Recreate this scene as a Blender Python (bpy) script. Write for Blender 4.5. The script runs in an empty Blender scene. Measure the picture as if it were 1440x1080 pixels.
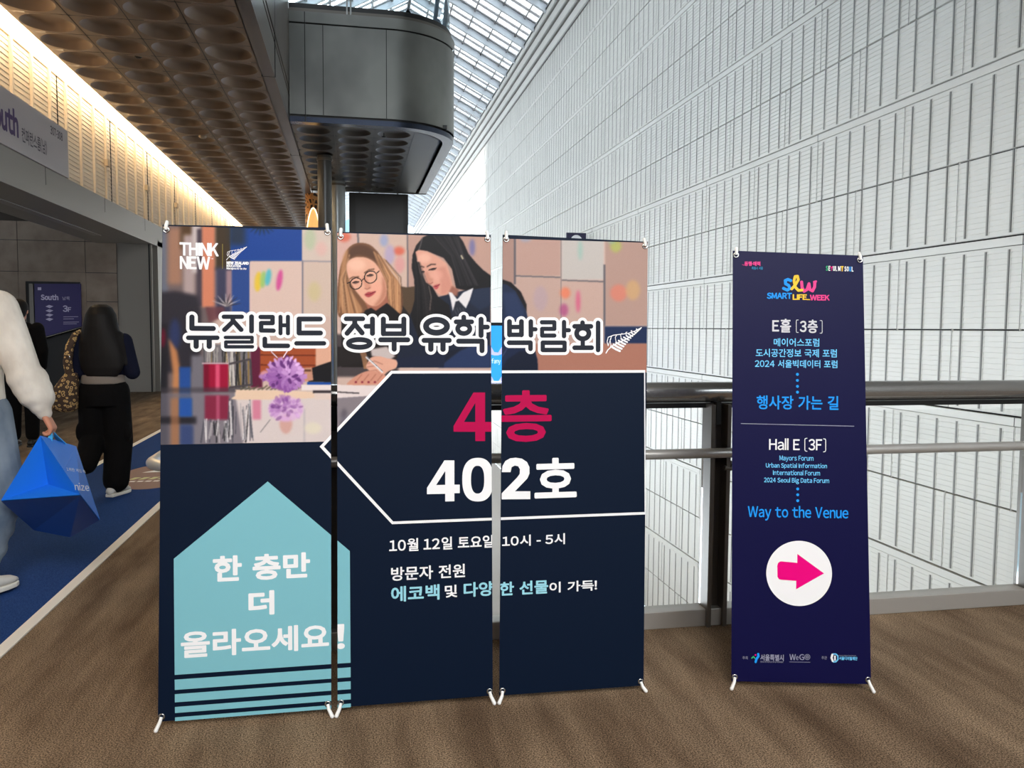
import bpy, bmesh, math, random
import numpy as np
from mathutils import Vector, Matrix

random.seed(7)
SC = bpy.context.scene
COL = SC.collection

# ------------------------------------------------------------------ camera
F = 1150.0                      # focal length in pixels of the 1440 px frame
CAM = np.array([0.0, 0.0, 1.45])


def _ray(px, py):
    d = np.array([(px - 720) / F, -(py - 540) / F, -1.0])
    return d / np.linalg.norm(d)


_y = _ray(497, 460)
_n = np.cross(_y, _ray(2497, 474))
_n /= np.linalg.norm(_n)
if _n[1] < 0:
    _n = -_n
_x = np.cross(_y, _n)
ROT = np.stack([_x, _y, _n])    # camera axes -> world axes

cd = bpy.data.cameras.new('camera')
cd.sensor_width = 36
cd.lens = F / 1440 * 36
cd.clip_start, cd.clip_end = 0.05, 1000
cam = bpy.data.objects.new('camera', cd)
COL.objects.link(cam)
mw = Matrix([list(r) for r in ROT]).to_4x4()
mw.translation = Vector(CAM)
cam.matrix_world = mw
SC.camera = cam

# ------------------------------------------------------------------ sky, sun, lamps, exposure
SC.view_settings.view_transform = 'Standard'
SC.view_settings.look = 'None'
SC.view_settings.gamma = 1.0
SC.view_settings.use_curve_mapping = False
SC.view_settings.exposure = 0.0

SKY = 11.0
w = bpy.data.worlds.new('sky')
SC.world = w
w.use_nodes = True
nt = w.node_tree
bg = nt.nodes['Background']
tc = nt.nodes.new('ShaderNodeTexCoord')
mp = nt.nodes.new('ShaderNodeMapping')
mp.inputs['Scale'].default_value = (2.2, 2.2, 4.0)
nz = nt.nodes.new('ShaderNodeTexNoise')
nz.inputs['Scale'].default_value = 2.4
nz.inputs['Detail'].default_value = 6
rp = nt.nodes.new('ShaderNodeValToRGB')
rp.color_ramp.elements[0].position = 0.40
rp.color_ramp.elements[0].color = (0.055, 0.10, 0.13, 1)
rp.color_ramp.elements[1].position = 0.55
rp.color_ramp.elements[1].color = (0.83, 0.90, 0.96, 1)
nt.links.new(tc.outputs['Generated'], mp.inputs['Vector'])
nt.links.new(mp.outputs['Vector'], nz.inputs['Vector'])
nt.links.new(nz.outputs['Fac'], rp.inputs['Fac'])
nt.links.new(rp.outputs['Color'], bg.inputs['Color'])
bg.inputs['Strength'].default_value = SKY


def lamp(name, kind, loc, energy, color, target=None, size=None, size_y=None):
    l = bpy.data.lights.new(name, kind)
    l.energy = energy
    l.color = color
    if kind == 'AREA':
        l.shape = 'RECTANGLE'
        l.size, l.size_y = size, size_y or size
    o = bpy.data.objects.new(name, l)
    COL.objects.link(o)
    o.location = loc
    if target is not None:
        o.rotation_euler = (Vector(target) - Vector(loc)).to_track_quat('-Z', 'Y').to_euler()
    return o


sun = lamp('sun', 'SUN', (-40, 70, 40), 8.0, (1.0, 0.96, 0.90), target=(8.65, 72, 0))
sun.data.angle = 0.01
# added fill light above and behind the camera, brightens the banner fronts
lamp('front_fill_light', 'AREA', (0.8, -3.2, 5.2), 215, (1.0, 0.97, 0.94), target=(0.8, 3.0, 0.7), size=5.0, size_y=3.0).data.spread = math.radians(110)


# ------------------------------------------------------------------ helpers
def at(px, py, axis, val):
    d = ROT @ _ray(px, py)
    t = (val - CAM[axis]) / d[axis]
    return CAM + t * d


def project(p):
    c = (np.asarray(p, float) - CAM) @ ROT
    return np.stack([720 - F * c[..., 0] / c[..., 2], 540 + F * c[..., 1] / c[..., 2]], -1)


def lin(c):
    return tuple((v / 255 / 12.92) if v / 255 <= 0.04045 else ((v / 255 + 0.055) / 1.055) ** 2.4 for v in c)


MATS = {}


def mat(name, rgb=None, rough=0.5, metal=0.0, spec=0.5, emit=None, estr=1.0, lrgb=None):
    if name in MATS:
        return MATS[name]
    m = bpy.data.materials.new(name)
    m.use_nodes = True
    b = m.node_tree.nodes['Principled BSDF']
    c = lrgb if lrgb else lin(rgb)
    b.inputs['Base Color'].default_value = (*c, 1)
    b.inputs['Roughness'].default_value = rough
    b.inputs['Metallic'].default_value = metal
    b.inputs['Specular IOR Level'].default_value = spec
    if emit:
        b.inputs['Emission Color'].default_value = (*emit, 1)
        b.inputs['Emission Strength'].default_value = estr
    MATS[name] = m
    return m


def nodes(m):
    return m.node_tree, m.node_tree.nodes['Principled BSDF']


def noise_color(m, c1, c2, scale=(5, 5, 5), detail=4, bump=0.0, lo=0.35, hi=0.65, coord='Object', dist=0.01):
    """base colour from stretched noise (dirt, weave, stone) with an optional bump"""
    t, b = nodes(m)
    tcn = t.nodes.new('ShaderNodeTexCoord')
    mpn = t.nodes.new('ShaderNodeMapping')
    mpn.inputs['Scale'].default_value = scale
    n = t.nodes.new('ShaderNodeTexNoise')
    n.inputs['Scale'].default_value = 1.0
    n.inputs['Detail'].default_value = detail
    r = t.nodes.new('ShaderNodeValToRGB')
    r.color_ramp.elements[0].position = lo
    r.color_ramp.elements[1].position = hi
    r.color_ramp.elements[0].color = (*lin(c1), 1)
    r.color_ramp.elements[1].color = (*lin(c2), 1)
    t.links.new(tcn.outputs[coord], mpn.inputs['Vector'])
    t.links.new(mpn.outputs['Vector'], n.inputs['Vector'])
    t.links.new(n.outputs['Fac'], r.inputs['Fac'])
    t.links.new(r.outputs['Color'], b.inputs['Base Color'])
    if bump:
        bp = t.nodes.new('ShaderNodeBump')
        bp.inputs['Strength'].default_value = bump
        bp.inputs['Distance'].default_value = dist
        t.links.new(n.outputs['Fac'], bp.inputs['Height'])
        t.links.new(bp.outputs['Normal'], b.inputs['Normal'])
    return r


def glass_mat(name, tint=(0.9, 0.97, 0.97), refl=0.06, rough=0.02):
    m = bpy.data.materials.new(name)
    m.use_nodes = True
    t = m.node_tree
    t.nodes.remove(t.nodes['Principled BSDF'])
    out = t.nodes['Material Output']
    tr = t.nodes.new('ShaderNodeBsdfTransparent')
    tr.inputs['Color'].default_value = (*tint, 1)
    gl = t.nodes.new('ShaderNodeBsdfGlossy')
    gl.inputs['Roughness'].default_value = rough
    lw = t.nodes.new('ShaderNodeLayerWeight')
    lw.inputs['Blend'].default_value = 0.25
    mr = t.nodes.new('ShaderNodeMapRange')
    mr.inputs['To Min'].default_value = refl
    mr.inputs['To Max'].default_value = 0.75
    mx = t.nodes.new('ShaderNodeMixShader')
    t.links.new(lw.outputs['Fresnel'], mr.inputs['Value'])
    t.links.new(mr.outputs['Result'], mx.inputs['Fac'])
    t.links.new(tr.outputs[0], mx.inputs[1])
    t.links.new(gl.outputs[0], mx.inputs[2])
    t.links.new(mx.outputs[0], out.inputs['Surface'])
    MATS[name] = m
    return m


def origin_of(o):
    v = Vector((0, 0, 0))
    while o is not None:
        v += o.location
        o = o.parent
    return v


class MB:
    """collects geometry and links it as ONE mesh object"""

    def __init__(self):
        self.v, self.f, self.mi, self.sm = [], [], [], []

    def add(self, vs, fs, mi=0, smooth=False):
        n = len(self.v)
        self.v += [tuple(map(float, p)) for p in vs]
        self.f += [tuple(i + n for i in f) for f in fs]
        self.mi += [mi] * len(fs)
        self.sm += [smooth] * len(fs)
        return self

    def box(self, x0, x1, y0, y1, z0, z1, mi=0):
        vs = [(x, y, z) for z in (z0, z1) for y in (y0, y1) for x in (x0, x1)]
        return self.add(vs, [(0, 2, 3, 1), (4, 5, 7, 6), (0, 1, 5, 4), (2, 6, 7, 3), (0, 4, 6, 2), (1, 3, 7, 5)], mi)

    def obox(self, c, ax, ay, az, mi=0):
        c, ax, ay, az = map(np.asarray, (c, ax, ay, az))
        vs = [c + i * ax + j * ay + k * az for k in (-1, 1) for j in (-1, 1) for i in (-1, 1)]
        return self.add(vs, [(0, 2, 3, 1), (4, 5, 7, 6), (0, 1, 5, 4), (2, 6, 7, 3), (0, 4, 6, 2), (1, 3, 7, 5)], mi)

    def tube(self, pts, r, n=12, mi=0, caps=True, smooth=True):
        pts = [np.asarray(p, float) for p in pts]
        rs = r if isinstance(r, (list, tuple)) else [r] * len(pts)
        vs, fs = [], []
        prev = None
        for i, p in enumerate(pts):
            a = pts[max(i - 1, 0)]
            b = pts[min(i + 1, len(pts) - 1)]
            t = (b - a) / (np.linalg.norm(b - a) + 1e-12)
            if prev is None:
                h = np.array([0, 0, 1.0]) if abs(t[2]) < 0.9 else np.array([1.0, 0, 0])
            else:
                h = prev
            u = h - t * np.dot(h, t)
            u /= np.linalg.norm(u) + 1e-12
            prev = u
            q = np.cross(t, u)
            for k in range(n):
                an = 2 * math.pi * k / n
                vs.append(p + rs[i] * (math.cos(an) * u + math.sin(an) * q))
        for i in range(len(pts) - 1):
            for k in range(n):
                k2 = (k + 1) % n
                fs.append((i * n + k, i * n + k2, (i + 1) * n + k2, (i + 1) * n + k))
        self.add(vs, fs, mi, smooth)
        if caps:
            self.add(vs[:n], [tuple(range(n))[::-1]], mi)
            self.add(vs[-n:], [tuple(range(n))], mi)
        return self

    def loft(self, rings, n=20, mi=0, smooth=True):
        """rings: (centre, radius vector u, radius vector v)"""
        vs, fs = [], []
        for c, u, v in rings:
            c, u, v = map(np.asarray, (c, u, v))
            for k in range(n):
                a = 2 * math.pi * k / n
                vs.append(c + math.cos(a) * u + math.sin(a) * v)
        m = len(rings)
        for i in range(m - 1):
            for k in range(n):
                k2 = (k + 1) % n
                fs.append((i * n + k, i * n + k2, (i + 1) * n + k2, (i + 1) * n + k))
        fs.append(tuple(range(n))[::-1])
        fs.append(tuple(range((m - 1) * n, m * n)))
        return self.add(vs, fs, mi, smooth)

    def ball(self, c, r, mi=0, n=16, m=10):
        c = np.asarray(c, float)
        r = np.asarray(r if hasattr(r, '__len__') else (r, r, r), float)
        rings = []
        for i in range(m + 1):
            ph = -math.pi / 2 + math.pi * i / m
            s = max(math.cos(ph), 0.02)
            rings.append((c + np.array([0, 0, r[2] * math.sin(ph)]), (r[0] * s, 0, 0), (0, r[1] * s, 0)))
        return self.loft(rings, n, mi)

    def cap(self, a, b, ra, rb, n=14, k=4):
        """tapered capsule (closed) for the voxel-joined figures"""
        a, b = np.asarray(a, float), np.asarray(b, float)
        t = b - a
        L = np.linalg.norm(t)
        t = t / (L + 1e-9)
        h = np.array([0, 0, 1.0]) if abs(t[2]) < 0.9 else np.array([1.0, 0, 0])
        u = np.cross(t, h)
        u /= np.linalg.norm(u)
        q = np.cross(t, u)
        rings = []
        for i in range(k + 1):
            an = math.pi / 2 * (1 - i / k)
            s = max(math.cos(an), 0.03)
            rings.append((a - t * ra * math.sin(an), u * ra * s, q * ra * s))
        for i in range(k + 1):
            an = math.pi / 2 * i / k
            s = max(math.cos(an), 0.03)
            rings.append((b + t * rb * math.sin(an), u * rb * s, q * rb * s))
        return self.loft(rings, n)

    def mesh(self, name, mats, off):
        me = bpy.data.meshes.new(name)
        o = np.asarray(off)
        me.from_pydata([tuple(np.asarray(v) - o) for v in self.v], [], self.f)
        for m in (mats if isinstance(mats, (list, tuple)) else [mats]):
            me.materials.append(m)
        me.polygons.foreach_set('material_index', self.mi)
        me.polygons.foreach_set('use_smooth', self.sm)
        me.update()
        return me

    def build(self, name, mats, parent=None, loc=None, bevel=0.0, recalc=True):
        off = origin_of(parent) if parent else Vector(loc or (0, 0, 0))
        me = self.mesh(name, mats, off)
        if recalc:
            bm = bmesh.new()
            bm.from_mesh(me)
            bmesh.ops.recalc_face_normals(bm, faces=bm.faces)
            bm.to_mesh(me)
            bm.free()
        o = bpy.data.objects.new(name, me)
        COL.objects.link(o)
        if parent:
            o.parent = parent
        else:
            o.location = off
        if bevel:
            b = o.modifiers.new('bevel', 'BEVEL')
            b.width = bevel
            b.segments = 2
            b.limit_method = 'ANGLE'
        return o


def blob(mb, name, m, parent, voxel=0.008, smooth=6, loc=None):
    """joins overlapping closed volumes into one continuous smooth surface"""
    off = origin_of(parent) if parent else Vector(loc)
    me = mb.mesh(name, m, off)
    o = bpy.data.objects.new(name, me)
    COL.objects.link(o)
    if parent:
        o.parent = parent
    r = o.modifiers.new('r', 'REMESH')
    r.mode = 'VOXEL'
    r.voxel_size = voxel
    r.use_smooth_shade = True
    s = o.modifiers.new('s', 'SMOOTH')
    s.factor = 0.5
    s.iterations = smooth
    dg = bpy.context.evaluated_depsgraph_get()
    me2 = bpy.data.meshes.new_from_object(o.evaluated_get(dg))
    o.modifiers.clear()
    o.data = me2
    me2.materials.clear()
    me2.materials.append(m)
    me2.polygons.foreach_set('use_smooth', [True] * len(me2.polygons))
    bpy.data.meshes.remove(me)
    me2.name = name
    return o


def tag(o, label, cat, group=None, kind=None):
    o['label'] = label
    o['category'] = cat
    if group:
        o['group'] = group
    if kind:
        o['kind'] = kind
    return o


def thing(name, label, cat, loc=(0, 0, 0), group=None):
    o = bpy.data.objects.new(name, None)
    COL.objects.link(o)
    o.empty_display_size = 0.1
    o.location = loc
    return tag(o, label, cat, group)


def struct(o):
    o['kind'] = 'structure'
    return o


def copy_tree(src, loc, label):
    r = src.copy()
    COL.objects.link(r)
    r.location = loc
    r['label'] = label
    for ch in list(src.children):
        c = ch.copy()
        COL.objects.link(c)
        c.parent = r
    return r


# ------------------------------------------------------------------ flat print: planes, vector text, distance-field shapes
class Plane:
    """a printed sheet's own plane; px/py readings of the artwork become u,v on the sheet"""

    def __init__(self, o, u, v):
        self.o = np.asarray(o, float)
        u = np.asarray(u, float)
        v = np.asarray(v, float)
        self.u = u / np.linalg.norm(u)
        v = v - self.u * np.dot(v, self.u)
        self.v = v / np.linalg.norm(v)
        self.n = np.cross(self.u, self.v)
        if np.dot(self.n, CAM - self.o) < 0:
            self.n = -self.n

    def uv(self, px, py):
        d = ROT @ _ray(px, py)
        t = np.dot(self.o - CAM, self.n) / np.dot(d, self.n)
        p = CAM + t * d - self.o
        return np.array([np.dot(p, self.u), np.dot(p, self.v)])

    def p3(self, uv, off=0.0):
        return self.o + self.u * uv[0] + self.v * uv[1] + self.n * off


def poly_print(mb, pl, uvs, off, mi=0):
    mb.add([pl.p3(q, off) for q in uvs], [tuple(range(len(uvs)))], mi)


_tc = {}


def char_mesh(ch):
    k = ('ch', ch)
    if k in _tc:
        return _tc[k]
    bars = {'I': (0, 0.094, 0.0, 0.733), 'l': (0, 0.086, 0.0, 0.79), '-': (0, 0.27, 0.245, 0.32)}
    if ch in bars:
        x0, x1, y0, y1 = bars[ch]
        _tc[k] = (np.array([(x0, y0), (x1, y0), (x1, y1), (x0, y1)]), [(0, 1, 2, 3)])
        return _tc[k]
    c = bpy.data.curves.new('t', 'FONT')
    # wide forms of the Latin letters and digits come from the same typeface as the Hangul
    c.body = chr(ord(ch) + 0xFEE0) if 0x21 <= ord(ch) <= 0x7E else ch
    c.dimensions = '2D'
    c.fill_mode = 'FRONT'
    c.resolution_u = 3
    o = bpy.data.objects.new('t', c)
    COL.objects.link(o)
    dg = bpy.context.evaluated_depsgraph_get()
    me = bpy.data.meshes.new_from_object(o.evaluated_get(dg))
    v = np.array([(q.co.x, q.co.y) for q in me.vertices])
    f = [tuple(p.vertices) for p in me.polygons]
    bpy.data.objects.remove(o)
    bpy.data.curves.remove(c)
    bpy.data.meshes.remove(me)
    _tc[k] = (v, f)
    return _tc[k]


def glyphs(s):
    """outline mesh of a string (2-D): vertices, faces, boundary segments"""
    if s in _tc:
        return _tc[s]
    V, Fs, x, n = [], [], 0.0, 0
    for ch in s:
        if ch == ' ':
            x += 0.31
            continue
        v, f = char_mesh(ch)
        v = v.copy()
        if ord(ch) > 0x2000:
            v[:, 0] += x
            wd = 0.835
        else:
            wd = v[:, 0].max() - v[:, 0].min()
            v[:, 0] += x - v[:, 0].min() + (0.03 if ch in '-!()' else 0)
        V.append(v)
        Fs += [tuple(i + n for i in p) for p in f]
        n += len(v)
        x += wd + (0.085 if ord(ch) > 0x2000 else (0.10 if ch in 'Il1' else 0.095))
    V = np.concatenate(V)
    cnt = {}
    for p in Fs:
        for i in range(len(p)):
            k = tuple(sorted((p[i], p[(i + 1) % len(p)])))
            cnt[k] = cnt.get(k, 0) + 1
    seg = [k for k, c_ in cnt.items() if c_ == 1]
    _tc[s] = (V, Fs, seg)
    return _tc[s]


def seg_dist(X, Y, a, b):
    dx, dy = b[0] - a[0], b[1] - a[1]
    L = dx * dx + dy * dy + 1e-18
    t = np.clip(((X - a[0]) * dx + (Y - a[1]) * dy) / L, 0, 1)
    return np.hypot(X - a[0] - t * dx, Y - a[1] - t * dy)


def field_mesh(mb, pl, f, u0, v0, h, off, mi=0):
    """marching squares: flat mesh of f > 0"""
    ny, nx = f.shape
    ins = f > 0
    full = ins[:-1, :-1] & ins[1:, :-1] & ins[:-1, 1:] & ins[1:, 1:]
    anyi = ins[:-1, :-1] | ins[1:, :-1] | ins[:-1, 1:] | ins[1:, 1:]
    V, Fc = [], []

    def q(i, j):
        return (u0 + j * h, v0 + i * h)
    for i in range(ny - 1):
        row = full[i]
        if not row.any():
            continue
        d = np.diff(np.concatenate([[0], row.astype(np.int8), [0]]))
        for a, b in zip(np.where(d == 1)[0], np.where(d == -1)[0]):
            n = len(V)
            V += [q(i, a), q(i, b), q(i + 1, b), q(i + 1, a)]
            Fc.append((n, n + 1, n + 2, n + 3))
    for i, j in zip(*np.where(anyi & ~full)):
        cs = [(i, j), (i, j + 1), (i + 1, j + 1), (i + 1, j)]
        pts = []
        for k in range(4):
            a, b = cs[k], cs[(k + 1) % 4]
            fa, fb = f[a], f[b]
            if fa > 0:
                pts.append(q(*a))
            if (fa > 0) != (fb > 0):
                t = fa / (fa - fb)
                pa, pb = q(*a), q(*b)
                pts.append((pa[0] + t * (pb[0] - pa[0]), pa[1] + t * (pb[1] - pa[1])))
        if len(pts) >= 3:
            n = len(V)
            V += pts
            Fc.append(tuple(range(n, n + len(pts))))
    if V:
        mb.add([pl.p3(p, off) for p in V], Fc, mi)


def clip_field(f, clip, gu, gv):
    """clip = (left bottom, left top, right bottom, right top) in sheet coordinates"""
    lb, lt, rb, rt = clip
    k = (gv - lb[1]) / (lt[1] - lb[1])
    lo = lb[0] + k * (lt[0] - lb[0])
    k = (gv - rb[1]) / (rt[1] - rb[1])
    hi = rb[0] + k * (rt[0] - rb[0])
    return np.minimum(f, np.minimum(hi[:, None] - gu[None, :], gu[None, :] - lo[:, None]))


def text_print(mb, pl, s, lb, rt, off, bold=0.0, mi=0, clip=None, h=0.0009, raw=None):
    """string fitted between its left-bottom and right-top artwork points; bold in metres"""
    v, f, seg = glyphs(s)
    a, b = raw if raw else (pl.uv(*lb), pl.uv(*rt))
    mn, mx = v.min(0), v.max(0)
    k = (b - a - 2 * bold) / (mx - mn)
    w2 = (v - mn) * k + a + bold
    if bold <= 0 and clip is None:
        mb.add([pl.p3(p, off) for p in w2], f, mi)
        return
    u0, v0 = a - 3 * h
    nx = int((b[0] - a[0]) / h) + 8
    ny = int((b[1] - a[1]) / h) + 8
    gu = u0 + np.arange(nx) * h
    gv = v0 + np.arange(ny) * h
    D = np.full((ny, nx), bold + 4 * h)
    R = bold + 4 * h
    A = w2[[q[0] for q in seg]]
    B = w2[[q[1] for q in seg]]
    for p, q in zip(A, B):
        j0 = max(int((min(p[0], q[0]) - R - u0) / h), 0)
        j1 = min(int((max(p[0], q[0]) + R - u0) / h) + 2, nx)
        i0 = max(int((min(p[1], q[1]) - R - v0) / h), 0)
        i1 = min(int((max(p[1], q[1]) + R - v0) / h) + 2, ny)
        if j1 <= j0 or i1 <= i0:
            continue
        X, Y = np.meshgrid(gu[j0:j1], gv[i0:i1])
        D[i0:i1, j0:j1] = np.minimum(D[i0:i1, j0:j1], seg_dist(X, Y, p, q))
    ins = np.zeros((ny, nx), bool)
    for i, y in enumerate(gv):
        y = y + 1e-7
        m = (A[:, 1] > y) != (B[:, 1] > y)
        if m.any():
            xs = A[m, 0] + (y - A[m, 1]) * (B[m, 0] - A[m, 0]) / (B[m, 1] - A[m, 1])
            ins[i] = (np.searchsorted(np.sort(xs), gu) % 2) == 1
    fld = bold - np.where(ins, -D, D)
    if clip is not None:
        fld = clip_field(fld, clip, gu, gv)
    field_mesh(mb, pl, fld, u0, v0, h, off, mi)


def stroke_print(mb, pl, strokes, off, grow=0.0, mi=0, h=0.0009, clip=None):
    """strokes: (list of artwork points, width px) drawn as round-ended pen strokes"""
    S = []
    for pts, wd in strokes:
        q = [pl.uv(*p) for p in pts]
        s = np.linalg.norm(pl.uv(pts[0][0] + 10, pts[0][1]) - pl.uv(*pts[0])) / 10
        S.append((q, wd * s / 2 + grow))
    allp = np.array([p for q, _ in S for p in q])
    R = max(r for _, r in S) + 5 * h
    u0, v0 = allp.min(0) - R
    nx = int((allp[:, 0].max() + R - u0) / h) + 2
    ny = int((allp[:, 1].max() + R - v0) / h) + 2
    gu = u0 + np.arange(nx) * h
    gv = v0 + np.arange(ny) * h
    f = np.full((ny, nx), -5 * h)
    for q, r in S:
        for a, b in zip(q[:-1], q[1:]):
            e = r + 5 * h
            j0 = max(int((min(a[0], b[0]) - e - u0) / h), 0)
            j1 = min(int((max(a[0], b[0]) + e - u0) / h) + 2, nx)
            i0 = max(int((min(a[1], b[1]) - e - v0) / h), 0)
            i1 = min(int((max(a[1], b[1]) + e - v0) / h) + 2, ny)
            X, Y = np.meshgrid(gu[j0:j1], gv[i0:i1])
            f[i0:i1, j0:j1] = np.maximum(f[i0:i1, j0:j1], r - seg_dist(X, Y, a, b))
    if clip is not None:
        f = clip_field(f, clip, gu, gv)
    field_mesh(mb, pl, f, u0, v0, h, off, mi)


def arc(cx, cy, rx, ry, n=28, a0=0, a1=2 * math.pi):
    return [(cx + rx * math.cos(a0 + (a1 - a0) * i / n), cy + ry * math.sin(a0 + (a1 - a0) * i / n)) for i in range(n + 1)]


# ------------------------------------------------------------------ materials
M_wall = mat('ceramic_panel', (210, 208, 202), rough=0.5, spec=0.25)
M_bar = mat('groove_step_shading', (142, 140, 135), rough=0.45)
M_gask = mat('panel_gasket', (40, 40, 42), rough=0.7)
M_ribl = mat('cream_panel', (216, 200, 180), rough=0.5)
M_steel = mat('brushed_steel', (150, 150, 150), rough=0.26, metal=1.0)
M_chrome = mat('polished_steel', (196, 196, 196), rough=0.1, metal=1.0)
M_dsteel = mat('dark_steel', (104, 99, 94), rough=0.35, metal=0.6)
M_clad = mat('grey_metal_cladding', (118, 119, 116), rough=0.33, metal=0.55)
noise_color(M_clad, (106, 107, 104), (132, 133, 129), (0.9, 0.9, 0.7), 3)
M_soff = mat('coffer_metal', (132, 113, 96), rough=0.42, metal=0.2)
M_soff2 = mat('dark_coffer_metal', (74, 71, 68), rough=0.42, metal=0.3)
M_fasc = mat('fascia_metal', (98, 90, 84), rough=0.35, metal=0.4)
noise_color(M_fasc, (84, 77, 72), (112, 103, 96), (0.5, 0.35, 0.8), 4)
M_fasc2 = mat('fascia_light', (112, 107, 102), rough=0.35, metal=0.4)
M_beam = mat('beam_metal', (142, 138, 132), rough=0.4, metal=0.2)
M_roof = mat('roof_steel', (192, 197, 203), rough=0.45)
M_roofd = mat('glazing_bar', (150, 148, 148), rough=0.5)
M_white = mat('white_paint', (226, 226, 224), rough=0.5)
M_black = mat('black_plastic', (14, 14, 15), rough=0.4)
M_peg = mat('white_plastic', (238, 238, 236), rough=0.35)
M_blackrod = mat('grey_rod', (88, 88, 88), rough=0.4)
M_glass = glass_mat('railing_glass', (0.985, 0.99, 0.985), refl=0.02)
M_rglass = glass_mat('roof_glass', (0.97, 0.985, 0.99), refl=0.01)
M_bglass = glass_mat('balcony_glass', (0.82, 0.92, 0.95), refl=0.05)
M_cove = mat('cove_diffuser', (255, 240, 215), emit=(1.0, 0.76, 0.46), estr=13.0)
M_lowfl = mat('lower_floor_stone', (140, 133, 128), rough=0.35)
M_navy = mat('navy_vinyl', (5, 20, 41), rough=0.5, spec=0.12)
M_slw = mat('indigo_vinyl', (11, 10, 58), rough=0.45, spec=0.14)
M_pw = mat('print_white', (236, 236, 238), rough=0.45, spec=0.12)
M_pteal = mat('print_teal', (122, 182, 194), rough=0.45, spec=0.12)
M_pcyan = mat('print_pale_cyan', (148, 206, 222), rough=0.45, spec=0.12)
M_pcrim = mat('print_crimson', (176, 0, 72), rough=0.45, spec=0.12)
M_pdark = mat('print_charcoal', (34, 38, 48), rough=0.45, spec=0.12)
M_polive = mat('print_olive', (140, 125, 60), rough=0.45, spec=0.12)
M_psky = mat('print_sky_blue', (112, 196, 244), rough=0.45, spec=0.12)
M_pblue = mat('print_blue', (30, 148, 240), rough=0.45, spec=0.12)
M_pgrey = mat('print_grey', (206, 206, 212), rough=0.45, spec=0.12)
M_pdim = mat('print_dim_grey', (150, 150, 170), rough=0.45, spec=0.12)
M_ppink = mat('print_pink', (228, 0, 122), rough=0.45, spec=0.12)
M_prose = mat('print_rose', (226, 70, 140), rough=0.45, spec=0.12)
M_pyel = mat('print_yellow', (244, 196, 60), rough=0.45, spec=0.12)
M_pgreen = mat('print_green', (60, 180, 120), rough=0.45, spec=0.12)
M_pteal2 = mat('print_deep_teal', (40, 120, 160), rough=0.45, spec=0.12)

# carpet: fine pile over broad vacuum streaks that run along the concourse
M_carpet = mat('brown_carpet', (110, 92, 76), rough=0.95, spec=0.1)
t, b = nodes(M_carpet)
tcn = t.nodes.new('ShaderNodeTexCoord')
m1 = t.nodes.new('ShaderNodeMapping'); m1.inputs['Scale'].default_value = (6.5, 1.1, 1)
m1.inputs['Rotation'].default_value = (0, 0, 0.12)
n1 = t.nodes.new('ShaderNodeTexNoise'); n1.inputs['Scale'].default_value = 1.0; n1.inputs['Detail'].default_value = 5
n2 = t.nodes.new('ShaderNodeTexNoise'); n2.inputs['Scale'].default_value = 190; n2.inputs['Detail'].default_value = 1.5
n3 = t.nodes.new('ShaderNodeTexNoise'); n3.inputs['Scale'].default_value = 1.3; n3.inputs['Detail'].default_value = 3
r1 = t.nodes.new('ShaderNodeValToRGB')
r1.color_ramp.elements[0].position = 0.33; r1.color_ramp.elements[0].color = (*lin((104, 87, 71)), 1)
r1.color_ramp.elements[1].position = 0.70; r1.color_ramp.elements[1].color = (*lin((148, 129, 108)), 1)
r2 = t.nodes.new('ShaderNodeValToRGB')
r2.color_ramp.elements[0].position = 0.36; r2.color_ramp.elements[0].color = (0.30, 0.29, 0.28, 1)
r2.color_ramp.elements[1].position = 0.66; r2.color_ramp.elements[1].color = (1.62, 1.60, 1.57, 1)
r3 = t.nodes.new('ShaderNodeValToRGB')
r3.color_ramp.elements[0].position = 0.35; r3.color_ramp.elements[0].color = (0.82, 0.79, 0.76, 1)
r3.color_ramp.elements[1].position = 0.65; r3.color_ramp.elements[1].color = (1.08, 1.06, 1.03, 1)
x1 = t.nodes.new('ShaderNodeMix'); x1.data_type = 'RGBA'; x1.blend_type = 'MULTIPLY'; x1.inputs['Factor'].default_value = 1
x2 = t.nodes.new('ShaderNodeMix'); x2.data_type = 'RGBA'; x2.blend_type = 'MULTIPLY'; x2.inputs['Factor'].default_value = 1
t.links.new(tcn.outputs['Object'], m1.inputs['Vector'])
t.links.new(m1.outputs[0], n1.inputs['Vector'])
t.links.new(tcn.outputs['Object'], n2.inputs['Vector'])
t.links.new(tcn.outputs['Object'], n3.inputs['Vector'])
t.links.new(n1.outputs['Fac'], r1.inputs['Fac'])
t.links.new(n2.outputs['Fac'], r2.inputs['Fac'])
t.links.new(n3.outputs['Fac'], r3.inputs['Fac'])
t.links.new(r1.outputs['Color'], x1.inputs['A']); t.links.new(r2.outputs['Color'], x1.inputs['B'])
t.links.new(x1.outputs['Result'], x2.inputs['A']); t.links.new(r3.outputs['Color'], x2.inputs['B'])
t.links.new(x2.outputs['Result'], b.inputs['Base Color'])
bp = t.nodes.new('ShaderNodeBump'); bp.inputs['Strength'].default_value = 0.2; bp.inputs['Distance'].default_value = 0.006
t.links.new(n2.outputs['Fac'], bp.inputs['Height']); t.links.new(bp.outputs['Normal'], b.inputs['Normal'])

M_bluec = mat('blue_carpet', (36, 64, 116), rough=0.95, spec=0.1)
noise_color(M_bluec, (26, 50, 98), (44, 76, 132), (220, 220, 220), 2, bump=0.3, dist=0.004)
M_line = mat('white_edge_tape', (232, 226, 216), rough=0.6)

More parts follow.
